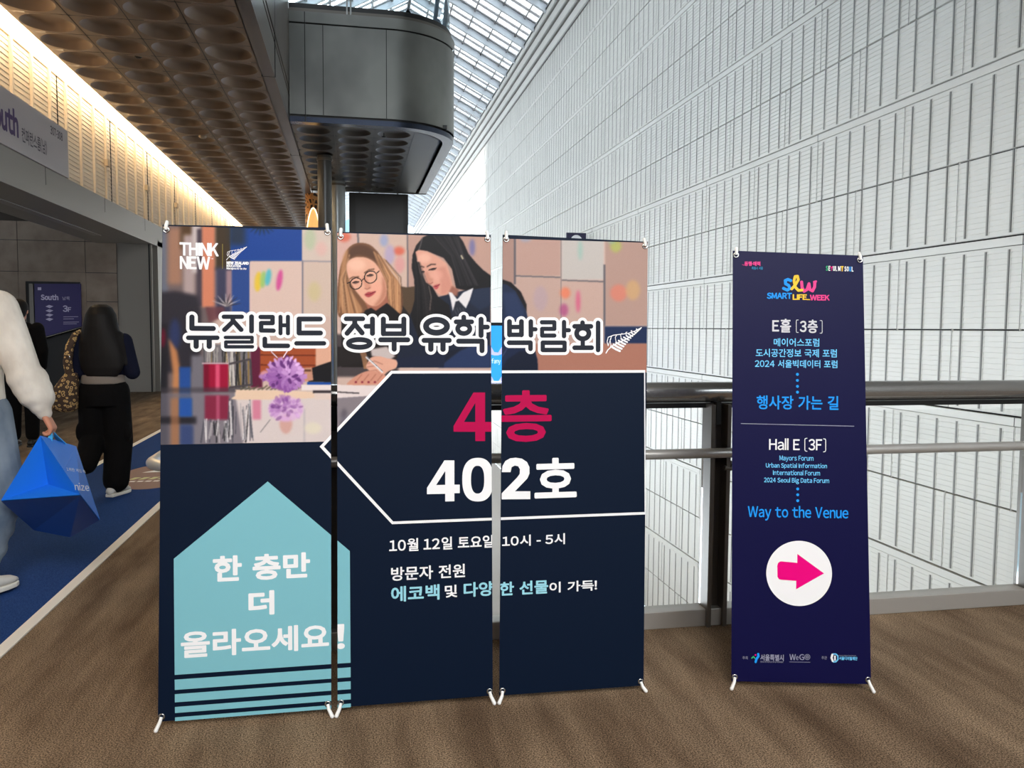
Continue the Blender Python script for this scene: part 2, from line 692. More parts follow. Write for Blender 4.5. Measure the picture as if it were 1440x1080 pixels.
# ------------------------------------------------------------------ structure: floors
YV, XV = 3.68, -0.76            # edges of the atrium opening
WX = 8.65                       # inner face of the white wall
mb = MB()
mb.box(-14, WX, -9, YV, -0.45, 0)
mb.box(-14, XV, YV, 62, -0.45, 0)
struct(mb.build('floor', M_carpet))
struct(MB().box(XV - 3, WX, YV, 118, -7.3, -7.0).build('floor_lower', M_lowfl))
struct(MB().box(-14, WX, YV - 0.1, YV - 0.03, -7.0, -0.46).build('wall_below', M_clad))

# ------------------------------------------------------------------ structure: white slatted wall
H = 2.41
Y0, Y1 = -8.0, 116.0
prof = [(0.0, -7.0)]
k0, k1 = -4, 5
zt = 13.52


def slats(za, zb):
    n = max(int(round((zb - za) / 0.0765)), 1)
    p = (zb - za) / n
    out = []
    for i in range(n):
        z = za + i * p
        out += [(-0.015, z + 0.004), (-0.006, z + p * 0.96)]
    return out


pr = []                          # (x offset, z, dark?) polyline from bottom to top
for k in range(k0, k1 + 1):
    zb = 0.317 + H * k
    seq = [(-0.02, zb - 0.125), (-0.02, zb - 0.012), (0.05, zb - 0.012), (0.05, zb + 0.016), (-0.004, zb + 0.016)]
    seq += slats(zb + 0.018, zb + 1.145)
    seq += [(0.04, zb + 1.146), (0.04, zb + 1.166), (-0.004, zb + 1.166)]
    seq += slats(zb + 1.168, zb + 2.277)
    seq += [(0.02, zb + 2.278), (0.02, zb + 2.284)]
    pr += seq
pr = [p for p in pr if -7.0 < p[1] < zt]
for i in range(4):
    z = zt + i * 0.47
    pr += [(-0.03 - 0.09 * i, z + 0.10), (-0.06 - 0.09 * i, z + 0.12), (-0.06 - 0.09 * i, z + 0.46), (0.02 - 0.09 * i, z + 0.47)]
pr.append((0.3, 15.45))
mb = MB()
vs = []
for x, z in pr:
    vs += [(WX + x, Y0, z), (WX + x, Y1, z)]
fs, mis = [], []
for i in range(len(pr) - 1):
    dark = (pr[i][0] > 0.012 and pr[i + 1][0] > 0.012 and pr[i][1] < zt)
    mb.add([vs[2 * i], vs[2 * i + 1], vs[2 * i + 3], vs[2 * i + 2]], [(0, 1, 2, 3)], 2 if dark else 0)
SP = 0.415
yb = 11.657 - SP * math.floor((11.657 - Y0) / SP)
nb = int((Y1 - yb) / SP)
for k in range(k0, k1 + 1):
    zb = 0.317 + H * k
    for half, (za, zc) in enumerate(((zb + 0.05, zb + 1.144), (zb + 1.168, zb + 2.235))):
        za, zc = max(za, -7), min(zc, zt)
        if zc - za < 0.3:
            continue
        for i in range(nb):
            y = yb + SP * i
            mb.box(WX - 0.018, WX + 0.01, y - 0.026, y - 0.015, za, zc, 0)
            mb.box(WX - 0.0185, WX + 0.01, y - 0.015, y + 0.006, za, zc, 3)  # flush dark strip paints the shade inside a vertical groove
            mb.box(WX - 0.019, WX + 0.01, y + 0.006, y + 0.028, za, zc, 1)  # grey strip paints the groove's lit far side
        # staggered panel joints, one every six ribs
        yj = 11.849 + (1.245 if half == 0 else 0)
        yj -= 6 * SP * math.floor((yj - Y0) / (6 * SP))
        while yj < Y1:
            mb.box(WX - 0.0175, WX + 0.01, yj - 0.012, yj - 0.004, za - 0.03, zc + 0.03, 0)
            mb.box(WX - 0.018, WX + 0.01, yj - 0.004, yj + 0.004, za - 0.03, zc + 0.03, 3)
            yj += 6 * SP
    yj = 11.849 - 6 * SP * math.floor((11.849 - Y0) / (6 * SP))
    while yj < Y1 and zb > -7:
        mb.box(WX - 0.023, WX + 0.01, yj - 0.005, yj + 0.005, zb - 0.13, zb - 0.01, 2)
        yj += 12 * SP
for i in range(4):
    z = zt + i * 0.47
    mb.box(WX - 0.05 - 0.09 * i, WX, Y0, Y1, z + 0.03, z + 0.10, 1)  # grey strips painted in as the shade below each cornice step
mb.box(WX + 0.1, WX + 0.4, Y0, Y1, -7, 15.45, 0)
struct(mb.build('wall_right', [M_wall, M_bar, M_gask, mat('joint_groove_shade', (66, 64, 61), rough=0.6)], recalc=False))

# ------------------------------------------------------------------ structure: glazed roof
SL = 0.53
ZE = 15.40
ZR = (ZE + SL * WX + SL * 0.174 * 1.45) / (1 + SL * 0.174)
XR = 0.174 * (ZR - 1.45)
XL = -6.2
ZL = ZR - SL * (XR - XL)
RY0, RY1 = 15.0, 116.0
ca = math.cos(math.atan(SL)); sa = math.sin(math.atan(SL))
gl = MB()
gl.add([(XR, RY0, ZR), (WX + 0.2, RY0, ZE - 0.1), (WX + 0.2, RY1, ZE - 0.1), (XR, RY1, ZR)], [(0, 1, 2, 3)])
gl.add([(XR, RY0, ZR), (XL, RY0, ZL), (XL, RY1, ZL), (XR, RY1, ZR)], [(0, 1, 2, 3)])
win = struct(gl.build('window_1', M_rglass))
fr = MB()
RS = 2.33
y = 35.74 - RS * math.floor((35.74 - RY0) / RS)
while y < RY1:
    for sx, xe in ((1, WX), (-1, XL)):
        L = abs(xe - XR) / ca
        c = np.array([(XR + xe) / 2, y, ZR - SL * abs(xe - XR) / 2])
        ax = np.array([sx * ca, 0, -sa])
        nn = np.array([sx * sa, 0, ca])
        fr.obox(c - nn * 0.19, ax * L / 2, np.array([0, 0.09, 0]), nn * 0.17, 0)
        fr.obox(c - nn * 0.02, ax * L / 2, np.array([0, 0.17, 0]), nn * 0.03, 1)
        # glazing bar half-way between two rafters
        fr.obox(c + np.array([0, RS * 0.60, 0]) - nn * 0.02, ax * L / 2, np.array([0, 0.03, 0]), nn * 0.03, 1)
        fr.obox(c + np.array([0, RS * 0.66, 0]) - nn * 0.02, ax * L / 2, np.array([0, 0.02, 0]), nn * 0.03, 1)
    # white end block where the rafter meets the wall
    fr.box(WX - 0.30, WX + 0.02, y + 0.3, y + RS - 0.2, ZE - 0.30, ZE + 0.12, 2)
    y += RS
n = 6
for sx, xe in ((1, WX), (-1, XL)):
    for i in range(0, 9):
        s = i * 1.12
        if s > abs(xe - XR) / ca:
            break
        c = np.array([XR + sx * ca * s, (RY0 + RY1) / 2, ZR - sa * s])
        nn = np.array([sx * sa, 0, ca])
        fr.obox(c - nn * 0.07, np.array([sx * ca, 0, -sa]) * 0.035, np.array([0, (RY1 - RY0) / 2, 0]), nn * 0.07, 1)
fr.box(WX - 0.36, WX + 0.2, RY0, RY1, ZE - 0.12, ZE - 0.06, 3)
fr.build('window_frame', [M_roof, M_roofd, M_white, M_black], win)
# end gable, upper left wall, solid ceiling over the near hall
mb = MB()
mb.box(XL - 1, WX + 0.3, RY1, RY1 + 0.3, -7, ZE - 1.0)
struct(mb.build('wall_end', mat('end_wall', (188, 192, 190), rough=0.6)))
struct(MB().box(XL - 0.3, XL, RY0, RY1, 7.64, ZL).build('wall_upper', M_clad))
struct(MB().box(-14, -1.2, -9, RY1, 5.62, 7.62).build('ceiling_slab', M_fasc))
mb = MB()
mb.box(XL, WX + 0.3, RY0 - 0.3, RY0, 11.5, ZR + 0.2)
mb.box(XL, WX + 0.3, -9, RY0 - 0.3, 11.5, 11.8)
mb.box(-1.15, WX + 0.3, -9, 9.5, 8.0, 8.3)  # unseen low slab, added to keep skylight off the near wall
struct(mb.build('wall_gable', M_clad))
# tall unseen block, added outside, that keeps the sun off the near end of the hall
struct(MB().box(-60, -40, -90, 51.4, -8, 90).build('sun_blocker', mat('blocker_grey', (120, 120, 120), rough=0.8)))

# ------------------------------------------------------------------ structure: coffered soffit, fascia, cove, ribbed wall


def coffers(mb, x0, nx, y0, ny, px, py, z, r, depth, mi=0, n=28, mj=None):
    """flat soffit with shallow round dishes, one per cell"""
    for i in range(nx):
        for j in range(ny):
            xa, ya = x0 + i * px, y0 + j * py
            g = 0.006
            cx, cy = xa + px / 2, ya + py / 2
            vs = []
            for k in range(n):
                a = 2 * math.pi * k / n
                dx, dy = math.cos(a), math.sin(a)
                s = min((px / 2 - g) / (abs(dx) + 1e-9), (py / 2 - g) / (abs(dy) + 1e-9))
                vs.append((cx + dx * s, cy + dy * s, z))
            for rr, dz in ((r, 0), (r - 0.012, 0.006), (r * 0.80, depth * 0.75), (r * 0.66, depth), (0.001, depth)):
                for k in range(n):
                    a = 2 * math.pi * k / n
                    vs.append((cx + rr * math.cos(a), cy + rr * math.sin(a), z + dz))
            fs = []
            for q in range(5):
                for k in range(n):
                    k2 = (k + 1) % n
                    fs.append((q * n + k, q * n + k2, (q + 1) * n + k2, (q + 1) * n + k))
            mb.add(vs, fs[:n], mi)
            mb.add(vs, fs[n:], mi, True)
            # corner fillers of the cell
            e = [(cx - px / 2 + g, cy - py / 2 + g), (cx + px / 2 - g, cy - py / 2 + g), (cx + px / 2 - g, cy + py / 2 - g), (cx - px / 2 + g, cy + py / 2 - g)]


ZC = 5.37
PX = 0.716
SX0, SX1 = -4.245, -1.381
mb = MB()
coffers(mb, SX0, 4, 11.17 - 0.363 - 0.727 * 21, 74, PX, 0.727, ZC, 0.325, 0.105, n=32)
mb.box(SX0, SX1, -5.5, 50, ZC + 0.14, ZC + 0.2, 1)
for i in (1, 2, 3):
    mb.box(SX0 + i * PX - 0.008, SX0 + i * PX + 0.008, -5.5, 49, ZC + 0.012, ZC + 0.02, 1)
mb.box(SX1, SX1 + 0.012, -5.5, 50, ZC + 0.01, ZC + 0.02, 1)
ceil = struct(mb.build('ceiling', [M_soff, M_black], recalc=False))
FX = -1.186
mb = MB()
mb.box(SX1 + 0.012, FX, -5.5, 50, ZC - 0.015, ZC + 0.1, 0)                # lower lip
mb.box(FX - 0.25, FX - 0.002, -5.5, 50, ZC + 0.1, 5.88, 1)
mb.box(FX - 0.25, FX - 0.03, -5.5, 50, 5.88, 5.92, 2)
mb.box(FX - 0.25, FX, -5.5, 50, 5.92, 6.00, 0)
mb.box(FX - 0.25, FX - 0.03, -5.5, 50, 6.00, 6.03, 2)
mb.box(FX - 0.25, FX + 0.01, -5.5, 50, 6.03, 7.64, 0)
for yj in (1.6, 7.6, 13.6, 19.6, 25.6):
    mb.box(FX - 0.2, FX + 0.0125, yj - 0.008, yj + 0.008, ZC - 0.018, 7.642, 2)
struct(mb.build('trim_1', [M_fasc, M_fasc2, M_black]))

RX = -4.555
mb = MB()
mb.box(RX - 0.3, RX, -8, 60, 3.3, ZC + 0.1, 0)
nsl = 26
for i in range(nsl):
    z = 3.5 + i * 0.0735
    if z < ZC - 0.02:
        mb.add([(RX, -5, z), (RX, 60, z), (RX + 0.012, 60, z + 0.004), (RX + 0.012, -5, z + 0.004),
                (RX + 0.004, 60, z + 0.07), (RX + 0.004, -5, z + 0.07)], [(0, 1, 2, 3), (3, 2, 4, 5)], 0)
RP = 0.716
yr = 12.43 - RP * 24
i = 0
while yr < 60:
    mb.box(RX, RX + 0.045, yr - 0.027, yr + 0.027, 3.5, ZC - 0.03, 0)
    if i % 4 == 2:
        mb.box(RX, RX + 0.022, yr + RP * 0.5 - 0.005, yr + RP * 0.5 + 0.005, 3.5, ZC - 0.03, 1)
    yr += RP
    i += 1
mb.box(RX, RX + 0.03, -5, 60, ZC - 0.03, ZC, 0)
struct(mb.build('wall_left', [M_ribl, M_gask]))
# bulkhead beam over the opening
mb = MB()
mb.box(-5.35, -4.20, -8, 60, 3.19, 3.30, 0)
mb.box(RX - 0.3, -4.20, -8, 60, 3.30, 3.40, 0)
mb.box(RX - 0.3, -4.235, -8, 60, 3.40, 3.66, 0)
mb.box(RX - 0.2, -4.30, -8, 60, 3.66, 3.69, 1)
for yj in (-2, 1, 4, 7, 9.9, 12.7, 15.5, 18.3, 21.1, 24, 27):
    mb.box(-4.26, -4.233, yj - 0.008, yj + 0.008, 3.40, 3.661, 1)
struct(mb.build('trim_2', [M_beam, M_black]))
struct(MB().box(-14, -5.35, -8, 62, 3.6, 3.7).build('ceiling_room', mat('room_ceiling', (70, 66, 62), rough=0.8)))
# cove lamp between soffit and ribbed wall
o = MB().box(RX + 0.03, SX0 - 0.012, -5, 50, ZC - 0.012, ZC + 0.02).build('cove_light', M_cove, loc=(RX + 0.2, 14, ZC))
tag(o, 'long bright warm light strip between the ribbed wall top and the coffered ceiling', 'light')
o = MB().box(-4.92, -4.78, 9.2, 17.2, 3.178, 3.192).build('linear_light_slot', mat('slot_diffuser', (150, 150, 150), rough=0.3, metal=0.4), loc=(-4.85, 13, 3.19))
tag(o, 'thin pale slot fitting along the underside of the beam over the opening', 'light')
# solid side wall near the camera and beyond the opening
struct(MB().box(-4.9, -4.25, -8, 6.5, 0, 3.3).build('wall_side', M_beam))
struct(MB().box(-4.9, -4.2, 19.2, 60, 0, 3.3).build('wall_beyond', M_beam))
struct(MB().box(-14, WX, -9.3, -9, 0, 5.4).build('wall_behind', mat('rear_wall', (150, 148, 145), rough=0.7)))

# tiled wall of the room on the left
M_tile = mat('room_tile', (112, 102, 95), rough=0.6)
noise_color(M_tile, (132, 116, 104), (154, 138, 124), (3, 3, 3), 4)
TY = 18.8
mb = MB()
mb.box(-14, -4.93, TY + 0.012, TY + 0.3, 0, 3.75, 1)
zs = [0.0, 0.66, 1.30, 1.95, 2.56, 3.21, 3.75]
xs = [-13.5, -12.2, -10.9, -9.6, -8.25, -6.85, -5.55, -4.93]
for i in range(len(zs) - 1):
    for j in range(len(xs) - 1):
        if xs[j] == -6.85 and zs[i + 1] <= 2.57:
            continue
        mb.box(xs[j] + 0.006, xs[j + 1] - 0.006, TY, TY + 0.02, zs[i] + 0.006, zs[i + 1] - 0.006, 0)
struct(mb.build('wall_back', [M_tile, M_gask]))
M_panel = mat('grey_door_panel', (140, 134, 128), rough=0.6)
d2 = struct(MB().box(-4.93, -4.24, TY + 0.02, TY + 0.1, 0.02, 3.2).build('door_2', M_panel))
MB().box(-4.30, -4.27, TY + 0.005, TY + 0.03, 0.02, 3.2).build('door_edge', M_black, d2)
# niche with louvred door behind the directory sign
d1 = MB()
d1.box(-6.85, -5.55, TY + 0.0, TY + 0.03, 2.36, 2.56, 0)
d1.box(-6.85, -6.72, TY + 0.0, TY + 0.03, 0, 2.36, 0)
d1.box(-5.66, -5.55, TY + 0.0, TY + 0.03, 0, 2.36, 0)
d1 = struct(d1.build('door_1', M_tile))
M_lou = mat('dark_louvre', (52, 47, 44), rough=0.5)
g = MB()
g.box(-6.72, -5.66, TY + 0.06, TY + 0.08, 0, 2.36, 0)
for i in range(24):
    z = 0.25 + i * 0.075
    for a, c in ((-6.55, -6.2), (-6.1, -5.72)):
        g.box(a, c, TY + 0.03, TY + 0.058, z, z + 0.042, 1)
g.build('louvre_panel', [M_black, M_lou], d1)

# ------------------------------------------------------------------ blue runner and floor sticker
t = thing('carpet_runner', 'long blue carpet runner with white edges along the brown carpet', 'carpet', (-2.07, 12, 0))
MB().box(-2.60, -1.56, -6, 60, 0.001, 0.006).build('carpet', M_bluec, t)
MB().box(-1.575, -1.515, -6, 60, 0.001, 0.008).build('edge_stripe', M_line, t)
MB().box(-2.66, -2.595, -6, 60, 0.001, 0.008).build('edge_stripe', M_line, t)
t = thing('floor_sticker', 'oval brown floor sticker with pink and white print on the blue runner', 'sticker', (-1.86, 8.35, 0.007))
st = MB()
st.add([(-1.86 + 0.37 * math.cos(a), 8.35 + 0.72 * math.sin(a), 0.0078) for a in np.linspace(0, 2 * math.pi, 48, endpoint=False)], [tuple(range(48))])
st.build('sticker_disc', mat('sticker_brown', (112, 76, 78), rough=0.5), t)
M_lime = mat('print_lime', (190, 196, 140), rough=0.5)


def decal(pts, m):
    MB().add([(x, y, 0.0088) for x, y in pts], [tuple(range(len(pts)))]).build('printed_shape', m, t)


decal([(-2.05, 8.50), (-1.85, 8.52), (-1.72, 8.85), (-1.80, 8.62), (-1.90, 8.70)], M_pw)
decal([(-1.80, 8.66), (-1.55, 8.60), (-1.58, 8.80), (-1.75, 8.86)], M_prose)
for k in range(5):
    x = -2.08 + 0.085 * k
    decal([(x, 8.12), (x + 0.05, 8.12), (x + 0.09, 8.24), (x + 0.03, 8.24)], M_lime)
for k in range(4):
    x = -2.05 + 0.07 * k
    decal([(x, 8.0), (x + 0.05, 8.0), (x + 0.06, 8.05), (x + 0.01, 8.05)], M_pw)

# ------------------------------------------------------------------ balcony
t = thing('balcony', 'grey metal clad balcony with a rounded corner jutting into the atrium', 'balcony', (0.5, 20, ZC))
BY0, BY1, BX0, BX1 = 16.45, 24.5, -1.17, 2.14


def bal_path(inset=0.0, n=18):
    """plan outline from the wall along the front, round the corner and down the side"""
    r = 1.40
    x1, y0 = BX1 - inset, BY0 + inset
    rr = r - inset
    p = [(BX0, y0), (x1 - rr - 1.45, y0), (x1 - rr - 0.7, y0)]
    for i in range(n + 1):
        a = -math.pi / 2 + math.pi / 2 * i / n
        p.append((x1 - rr + rr * math.cos(a), y0 + rr + rr * math.sin(a) * 0.9 - rr * 0.1 * 0 if False else y0 + rr + rr * math.sin(a)))
    p.append((x1, BY1))
    return p


def wall_strip(mb, path, z0, z1, mi=0, smooth=True):
    vs = [(x, y, z) for x, y in path for z in (z0, z1)]
    fs = [(2 * i, 2 * i + 2, 2 * i + 3, 2 * i + 1) for i in range(len(path) - 1)]
    mb.add(vs, fs, mi, smooth)


mb = MB()
wall_strip(mb, bal_path(), ZC + 0.14, 7.20)
wall_strip(mb, bal_path(0.06), ZC + 0.0, 7.60, 1)
wall_strip(mb, bal_path(-0.012), 7.225, 7.43)
for q in range(0):
    pass
# inner back face and top closing
P = bal_path()
mb.add([(x, y, 7.42) for x, y in P] + [(BX0, BY1, 7.42)], [tuple(range(len(P) + 1))], 0)
P2 = bal_path(-0.012)
for x in (-0.54, 0.66):
    mb.box(x - 0.007, x + 0.007, BY0 - 0.006, BY0 + 0.02, ZC + 0.14, 7.2, 1)
mb.box(-0.885, -0.868, BY0 - 0.018, BY0 + 0.02, ZC + 0.0, 7.42, 1)
mb.build('parapet', [M_clad, M_black], t, recalc=False)
mb = MB()
wall_strip(mb, bal_path(0.015), ZC + 0.0, ZC + 0.10, 0)
Pa, Pb = bal_path(0.015), bal_path(0.24)
vs = [(x, y, ZC) for x, y in Pa] + [(x, y, ZC) for x, y in Pb]
n = len(Pa)
mb.add(vs, [(i, i + 1, n + i + 1, n + i) for i in range(n - 1)], 0)
mb.build('edge_trim', mat('blue_grey_trim', (66, 72, 88), rough=0.22, metal=0.85), t, recalc=False)
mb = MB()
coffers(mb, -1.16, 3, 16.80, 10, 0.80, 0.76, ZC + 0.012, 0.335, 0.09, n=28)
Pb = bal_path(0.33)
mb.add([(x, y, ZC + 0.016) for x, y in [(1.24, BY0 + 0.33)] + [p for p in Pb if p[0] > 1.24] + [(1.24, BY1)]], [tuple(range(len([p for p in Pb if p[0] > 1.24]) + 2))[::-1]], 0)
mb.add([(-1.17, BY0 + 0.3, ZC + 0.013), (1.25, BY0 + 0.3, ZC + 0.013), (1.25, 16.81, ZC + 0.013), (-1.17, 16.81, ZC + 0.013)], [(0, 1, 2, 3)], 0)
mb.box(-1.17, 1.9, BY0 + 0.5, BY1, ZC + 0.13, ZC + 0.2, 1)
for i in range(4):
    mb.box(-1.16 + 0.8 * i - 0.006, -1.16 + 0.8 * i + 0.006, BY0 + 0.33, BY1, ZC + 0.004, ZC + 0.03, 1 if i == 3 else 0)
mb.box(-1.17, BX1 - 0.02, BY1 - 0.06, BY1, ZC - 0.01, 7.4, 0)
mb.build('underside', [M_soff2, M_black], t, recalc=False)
mb = MB()
wall_strip(mb, bal_path(0.09), 7.43, 8.75)
mb.build('glass_panel', M_bglass, t, recalc=False)
mb = MB()
wall_strip(mb, bal_path(0.03), 7.43, 7.50)
wall_strip(mb, bal_path(0.15), 7.43, 7.50)
Pa, Pb = bal_path(0.03), bal_path(0.15)
mb.add([(x, y, 7.50) for x, y in Pa] + [(x, y, 7.50) for x, y in Pb], [(i, i + 1, len(Pa) + i + 1, len(Pa) + i) for i in range(len(Pa) - 1)])
mb.build('glass_shoe', M_dsteel, t, recalc=False)
for x in (-0.05,):
    MB().box(x - 0.05, x - 0.02, BY0 + 0.02, BY0 + 0.12, 7.38, 8.8).box(x + 0.02, x + 0.05, BY0 + 0.02, BY0 + 0.12, 7.38, 8.8).build('post', M_chrome, t)
mb = MB()
mb.tube([(1.95, 18.6, 7.4), (2.15, 18.6, 9.4)], 0.05)
mb.tube([(1.72, 18.6, 7.4), (1.95, 18.6, 9.4)], 0.05)
mb.tube([(1.86, 18.6, 8.25), (1.97, 18.6, 8.1), (2.1, 18.6, 8.28)], 0.05)
mb.build('strut', mat('blue_grey_steel', (70, 86, 100), rough=0.4, metal=0.5), t)

# small fittings under soffit and balcony
def fitting(px, py, z, label, grp, name='sprinkler_head', up=0.055):
    p = at(px, py, 2, z - 0.03)
    p[2] = z
    t = thing(name, label, 'sprinkler' if name == 'sprinkler_head' else 'detector', tuple(p), grp)
    if name == 'sprinkler_head':
        MB().tube([(p[0], p[1], z + up), (p[0], p[1], z - 0.01)], 0.012).build('stem', M_black, t)
        MB().tube([(p[0], p[1], z - 0.01), (p[0], p[1], z - 0.03)], [0.055, 0.03]).build('deflector', M_black, t)
    else:
        MB().tube([(p[0], p[1], z + 0.1), (p[0], p[1], z)], 0.1, n=20).build('base_ring', M_soff, t)
        MB().ball((p[0], p[1], z - 0.01), (0.085, 0.085, 0.05)).build('dome', mat('smoked_dome', (150, 135, 118), rough=0.2), t)


S1 = 'sprinkler heads in the coffered ceiling'
fitting(194.5, 82, ZC + 0.05, 'small black sprinkler in the coffered ceiling, nearest to the light strip sign end', S1)
fitting(276.5, 179.5, ZC + 0.05, 'small black sprinkler in the coffered ceiling just above the round dome fitting', S1)
fitting(325, 236, ZC + 0.05, 'small black sprinkler in the coffered ceiling, second past the round dome fitting', S1)
fitting(355.5, 273, ZC + 0.05, 'small black sprinkler in the coffered ceiling, farthest and nearest the banner tops', S1)
fitting(285, 193, ZC, 'round dome fitting on a brown ring in the coffered ceiling', None, 'dome_detector')
S2 = 'sprinkler heads under the balcony'
fitting(540, 193.5, ZC, 'black sprinkler under the balcony, closest to its front edge', S2, up=0.06)
fitting(534.5, 234.5, ZC, 'black sprinkler under the balcony, middle of the row', S2, up=0.03)
fitting(531, 264.5, ZC, 'black sprinkler under the balcony, closest to the black screen', S2, up=0.012)

# ------------------------------------------------------------------ columns and dark screen under the balcony


def column(px, Y, r, m, label, top=ZC + 0.008, bot=-7.0):
    c = at(px, 300, 1, Y)
    t = thing('round_column', label, 'column', (c[0], Y, bot))
    MB().tube([(c[0], Y, bot), (c[0], Y, top)], r, n=32).build('shaft', m, t)
    MB().tube([(c[0], Y, top - 0.12), (c[0], Y, top - 0.06)], r + 0.015, n=32).build('collar', M_dsteel, t)
    return t


column(457, 19.6, 0.16, mat('dark_column', (80, 80, 80), rough=0.3, metal=0.4), 'dark grey round column at the back of the balcony, left of the pale column')
column(474, 23.0, 0.22, mat('pale_column', (150, 154, 154), rough=0.28, metal=0.5), 'pale grey round column beside the black screen under the balcony')
c = at(441, 300, 1, 25.2)
t = thing('lit_column', 'bronze lattice column with a glowing amber arch at the end of the coffered ceiling', 'column', (c[0], 25.2, 0))
M_lat = mat('bronze_lattice', (120, 90, 60), rough=0.4, metal=0.4)
tt, bb = nodes(M_lat)
vo = tt.nodes.new('ShaderNodeTexVoronoi'); vo.feature = 'DISTANCE_TO_EDGE'; vo.inputs['Scale'].default_value = 7
tx = tt.nodes.new('ShaderNodeTexCoord')
rr = tt.nodes.new('ShaderNodeValToRGB')
rr.color_ramp.elements[0].position = 0.12; rr.color_ramp.elements[0].color = (*lin((196, 140, 84)), 1)
rr.color_ramp.elements[1].position = 0.2; rr.color_ramp.elements[1].color = (*lin((40, 26, 18)), 1)
tt.links.new(tx.outputs['Object'], vo.inputs['Vector']); tt.links.new(vo.outputs['Distance'], rr.inputs['Fac']); tt.links.new(rr.outputs['Color'], bb.inputs['Base Color'])
MB().tube([(c[0], 25.2, 0), (c[0], 25.2, ZC)], 0.24, n=32).build('shaft', M_lat, t)
pa = MB()
n = 14
ring = []
for i in range(n + 1):
    x = -0.92 + 1.84 * i / n
    ring.append((c[0] + 0.25 * math.sin(x), 25.2 - 0.25 * math.cos(x), 4.15 + 0.78 * math.cos(x * 1.62) if abs(x) < 0.965 else 4.15))
pa.add([(x, y, 0.5) for x, y, z in ring] + [p for p in ring], [(i, i + 1, n + 2 + i, n + 1 + i) for i in range(n)], 0, True)
M_amb = mat('amber_lamp_panel', (240, 190, 110), emit=(1.0, 0.55, 0.18), estr=0.75)
pa.build('lamp_panel', M_amb, t, recalc=False)
rim = MB().tube([(x, y - 0.006, z) for x, y, z in ring], 0.016, n=8)
rim.build('lamp_rim', mat('amber_lamp_rim', (255, 235, 190), emit=(1.0, 0.85, 0.6), estr=2.0), t)
a0, a1 = at(491, 300, 1, 24.42), at(574, 300, 1, 24.42)
t = thing('hanging_screen', 'large black screen hanging below the far end of the balcony', 'screen', ((a0[0] + a1[0]) / 2, 24.5, 4.0))
for xx in (a0[0] + 0.3, a1[0] - 0.3):
    MB().tube([(xx, 24.47, 5.2), (xx, 24.47, ZC - 0.01)], 0.02).build('hanger_rod', M_black, t)
MB().box(a0[0], a1[0], 24.42, 24.56, 3.2, ZC - 0.03).build('screen_body', M_black, t, bevel=0.01)
MB().box(a0[0] + 0.18, a1[0] - 0.14, 24.405, 24.43, 3.3, 5.28).build('screen_face', mat('black_screen', (24, 24, 26), rough=0.35), t)

# ------------------------------------------------------------------ railing along the opening
t = thing('glass_railing', 'steel and glass railing along the edge of the atrium opening', 'railing', (2.0, 3.72, 0))
RT, RL = 1.175, 0.86
YR = 3.70
mb = MB()
x0 = -0.16
mb.tube([(x0, YR + 0.04, RT - 0.03), (3.0, YR + 0.04, RT - 0.03), (8.5, YR + 0.04, RT - 0.03)], 0.050, n=28)
mb.build('top_rail', mat('rail_steel', (176, 175, 173), rough=0.2, metal=0.8), t)
mb = MB()
mb.box(x0, 8.5, YR + 0.015, YR + 0.065, RT - 0.105, RT - 0.082)
mb.build('rail_channel', M_black, t)
yl = 3.63
mb = MB()
cx, cy, rr_ = -0.86, yl, 0.12
pts = [(8.5, yl, RL), (1.0, yl, RL), (cx + rr_, yl, RL)]
for i in range(1, 9):
    a = math.pi / 2 * i / 8
    pts.append((cx + rr_ - rr_ * math.sin(a), yl + rr_ - rr_ * math.cos(a), RL))
pts += [(cx, yl + 2, RL), (cx, 14.0, RL)]
mb.tube(pts, 0.024, n=20)
mb.build('lower_rail', mat('satin_rail_steel', (196, 194, 190), rough=0.32, metal=0.55), t)
mb = MB()
mb.box(-0.76, 8.5, YR - 0.035, YR + 0.06, 0.0, 0.085)
mb.box(-0.76, -0.68, YR, 14.0, 0.0, 0.085)
mb.build('base_channel', mat('base_aluminium', (176, 172, 166), rough=0.42, metal=0.5), t, bevel=0.004)
posts = [-0.66, -0.088, 1.735, 3.555, 5.375, 7.195]
for i, x in enumerate(posts):
    top = RL - 0.02 if i == 0 else RT - 0.085
    p = MB()
    p.box(x - 0.052, x - 0.030, YR - 0.055, YR + 0.055, 0.0, top)
    p.box(x + 0.030, x + 0.052, YR - 0.055, YR + 0.055, 0.0, top)
    p.box(x - 0.030, x + 0.030, YR + 0.01, YR + 0.035, 0.0, top)
    p.build('post', M_dsteel, t, bevel=0.003)
    if i:
        q = MB()
        q.tube([(x, YR + 0.04, top - 0.10), (x, YR + 0.04, RT - 0.07)], 0.018)
        q.box(x - 0.012, x + 0.012, YR - 0.02, YR + 0.05, top - 0.10, top + 0.01)
        q.build('rail_bracket', M_black, t)
    # hook bracket that carries the lower rail
    q = MB()
    q.tube([(x + 0.055, YR - 0.03, RL - 0.055), (x + 0.10, YR - 0.035, RL - 0.065), (x + 0.135, YR - 0.045, RL - 0.03), (x + 0.145, yl + 0.01, RL - 0.012)], 0.012, n=10)
    q.tube([(x + 0.02, YR - 0.05, RL - 0.075), (x + 0.055, YR - 0.045, RL - 0.082), (x + 0.085, YR - 0.05, RL - 0.05), (x + 0.09, yl, RL - 0.01)], 0.012, n=10)
    q.build('hook_bracket', M_dsteel, t)
for a, c in zip(posts[:-1], posts[1:]):
    MB().box(a + 0.06, c - 0.06, YR + 0.012, YR + 0.024, 0.06, (RL if a < 0 else RT - 0.13)).build('glass_panel', M_glass, t)
MB().box(-0.725, -0.713, YR + 0.1, 13.9, 0.06, RL - 0.06).build('glass_panel', M_glass, t)

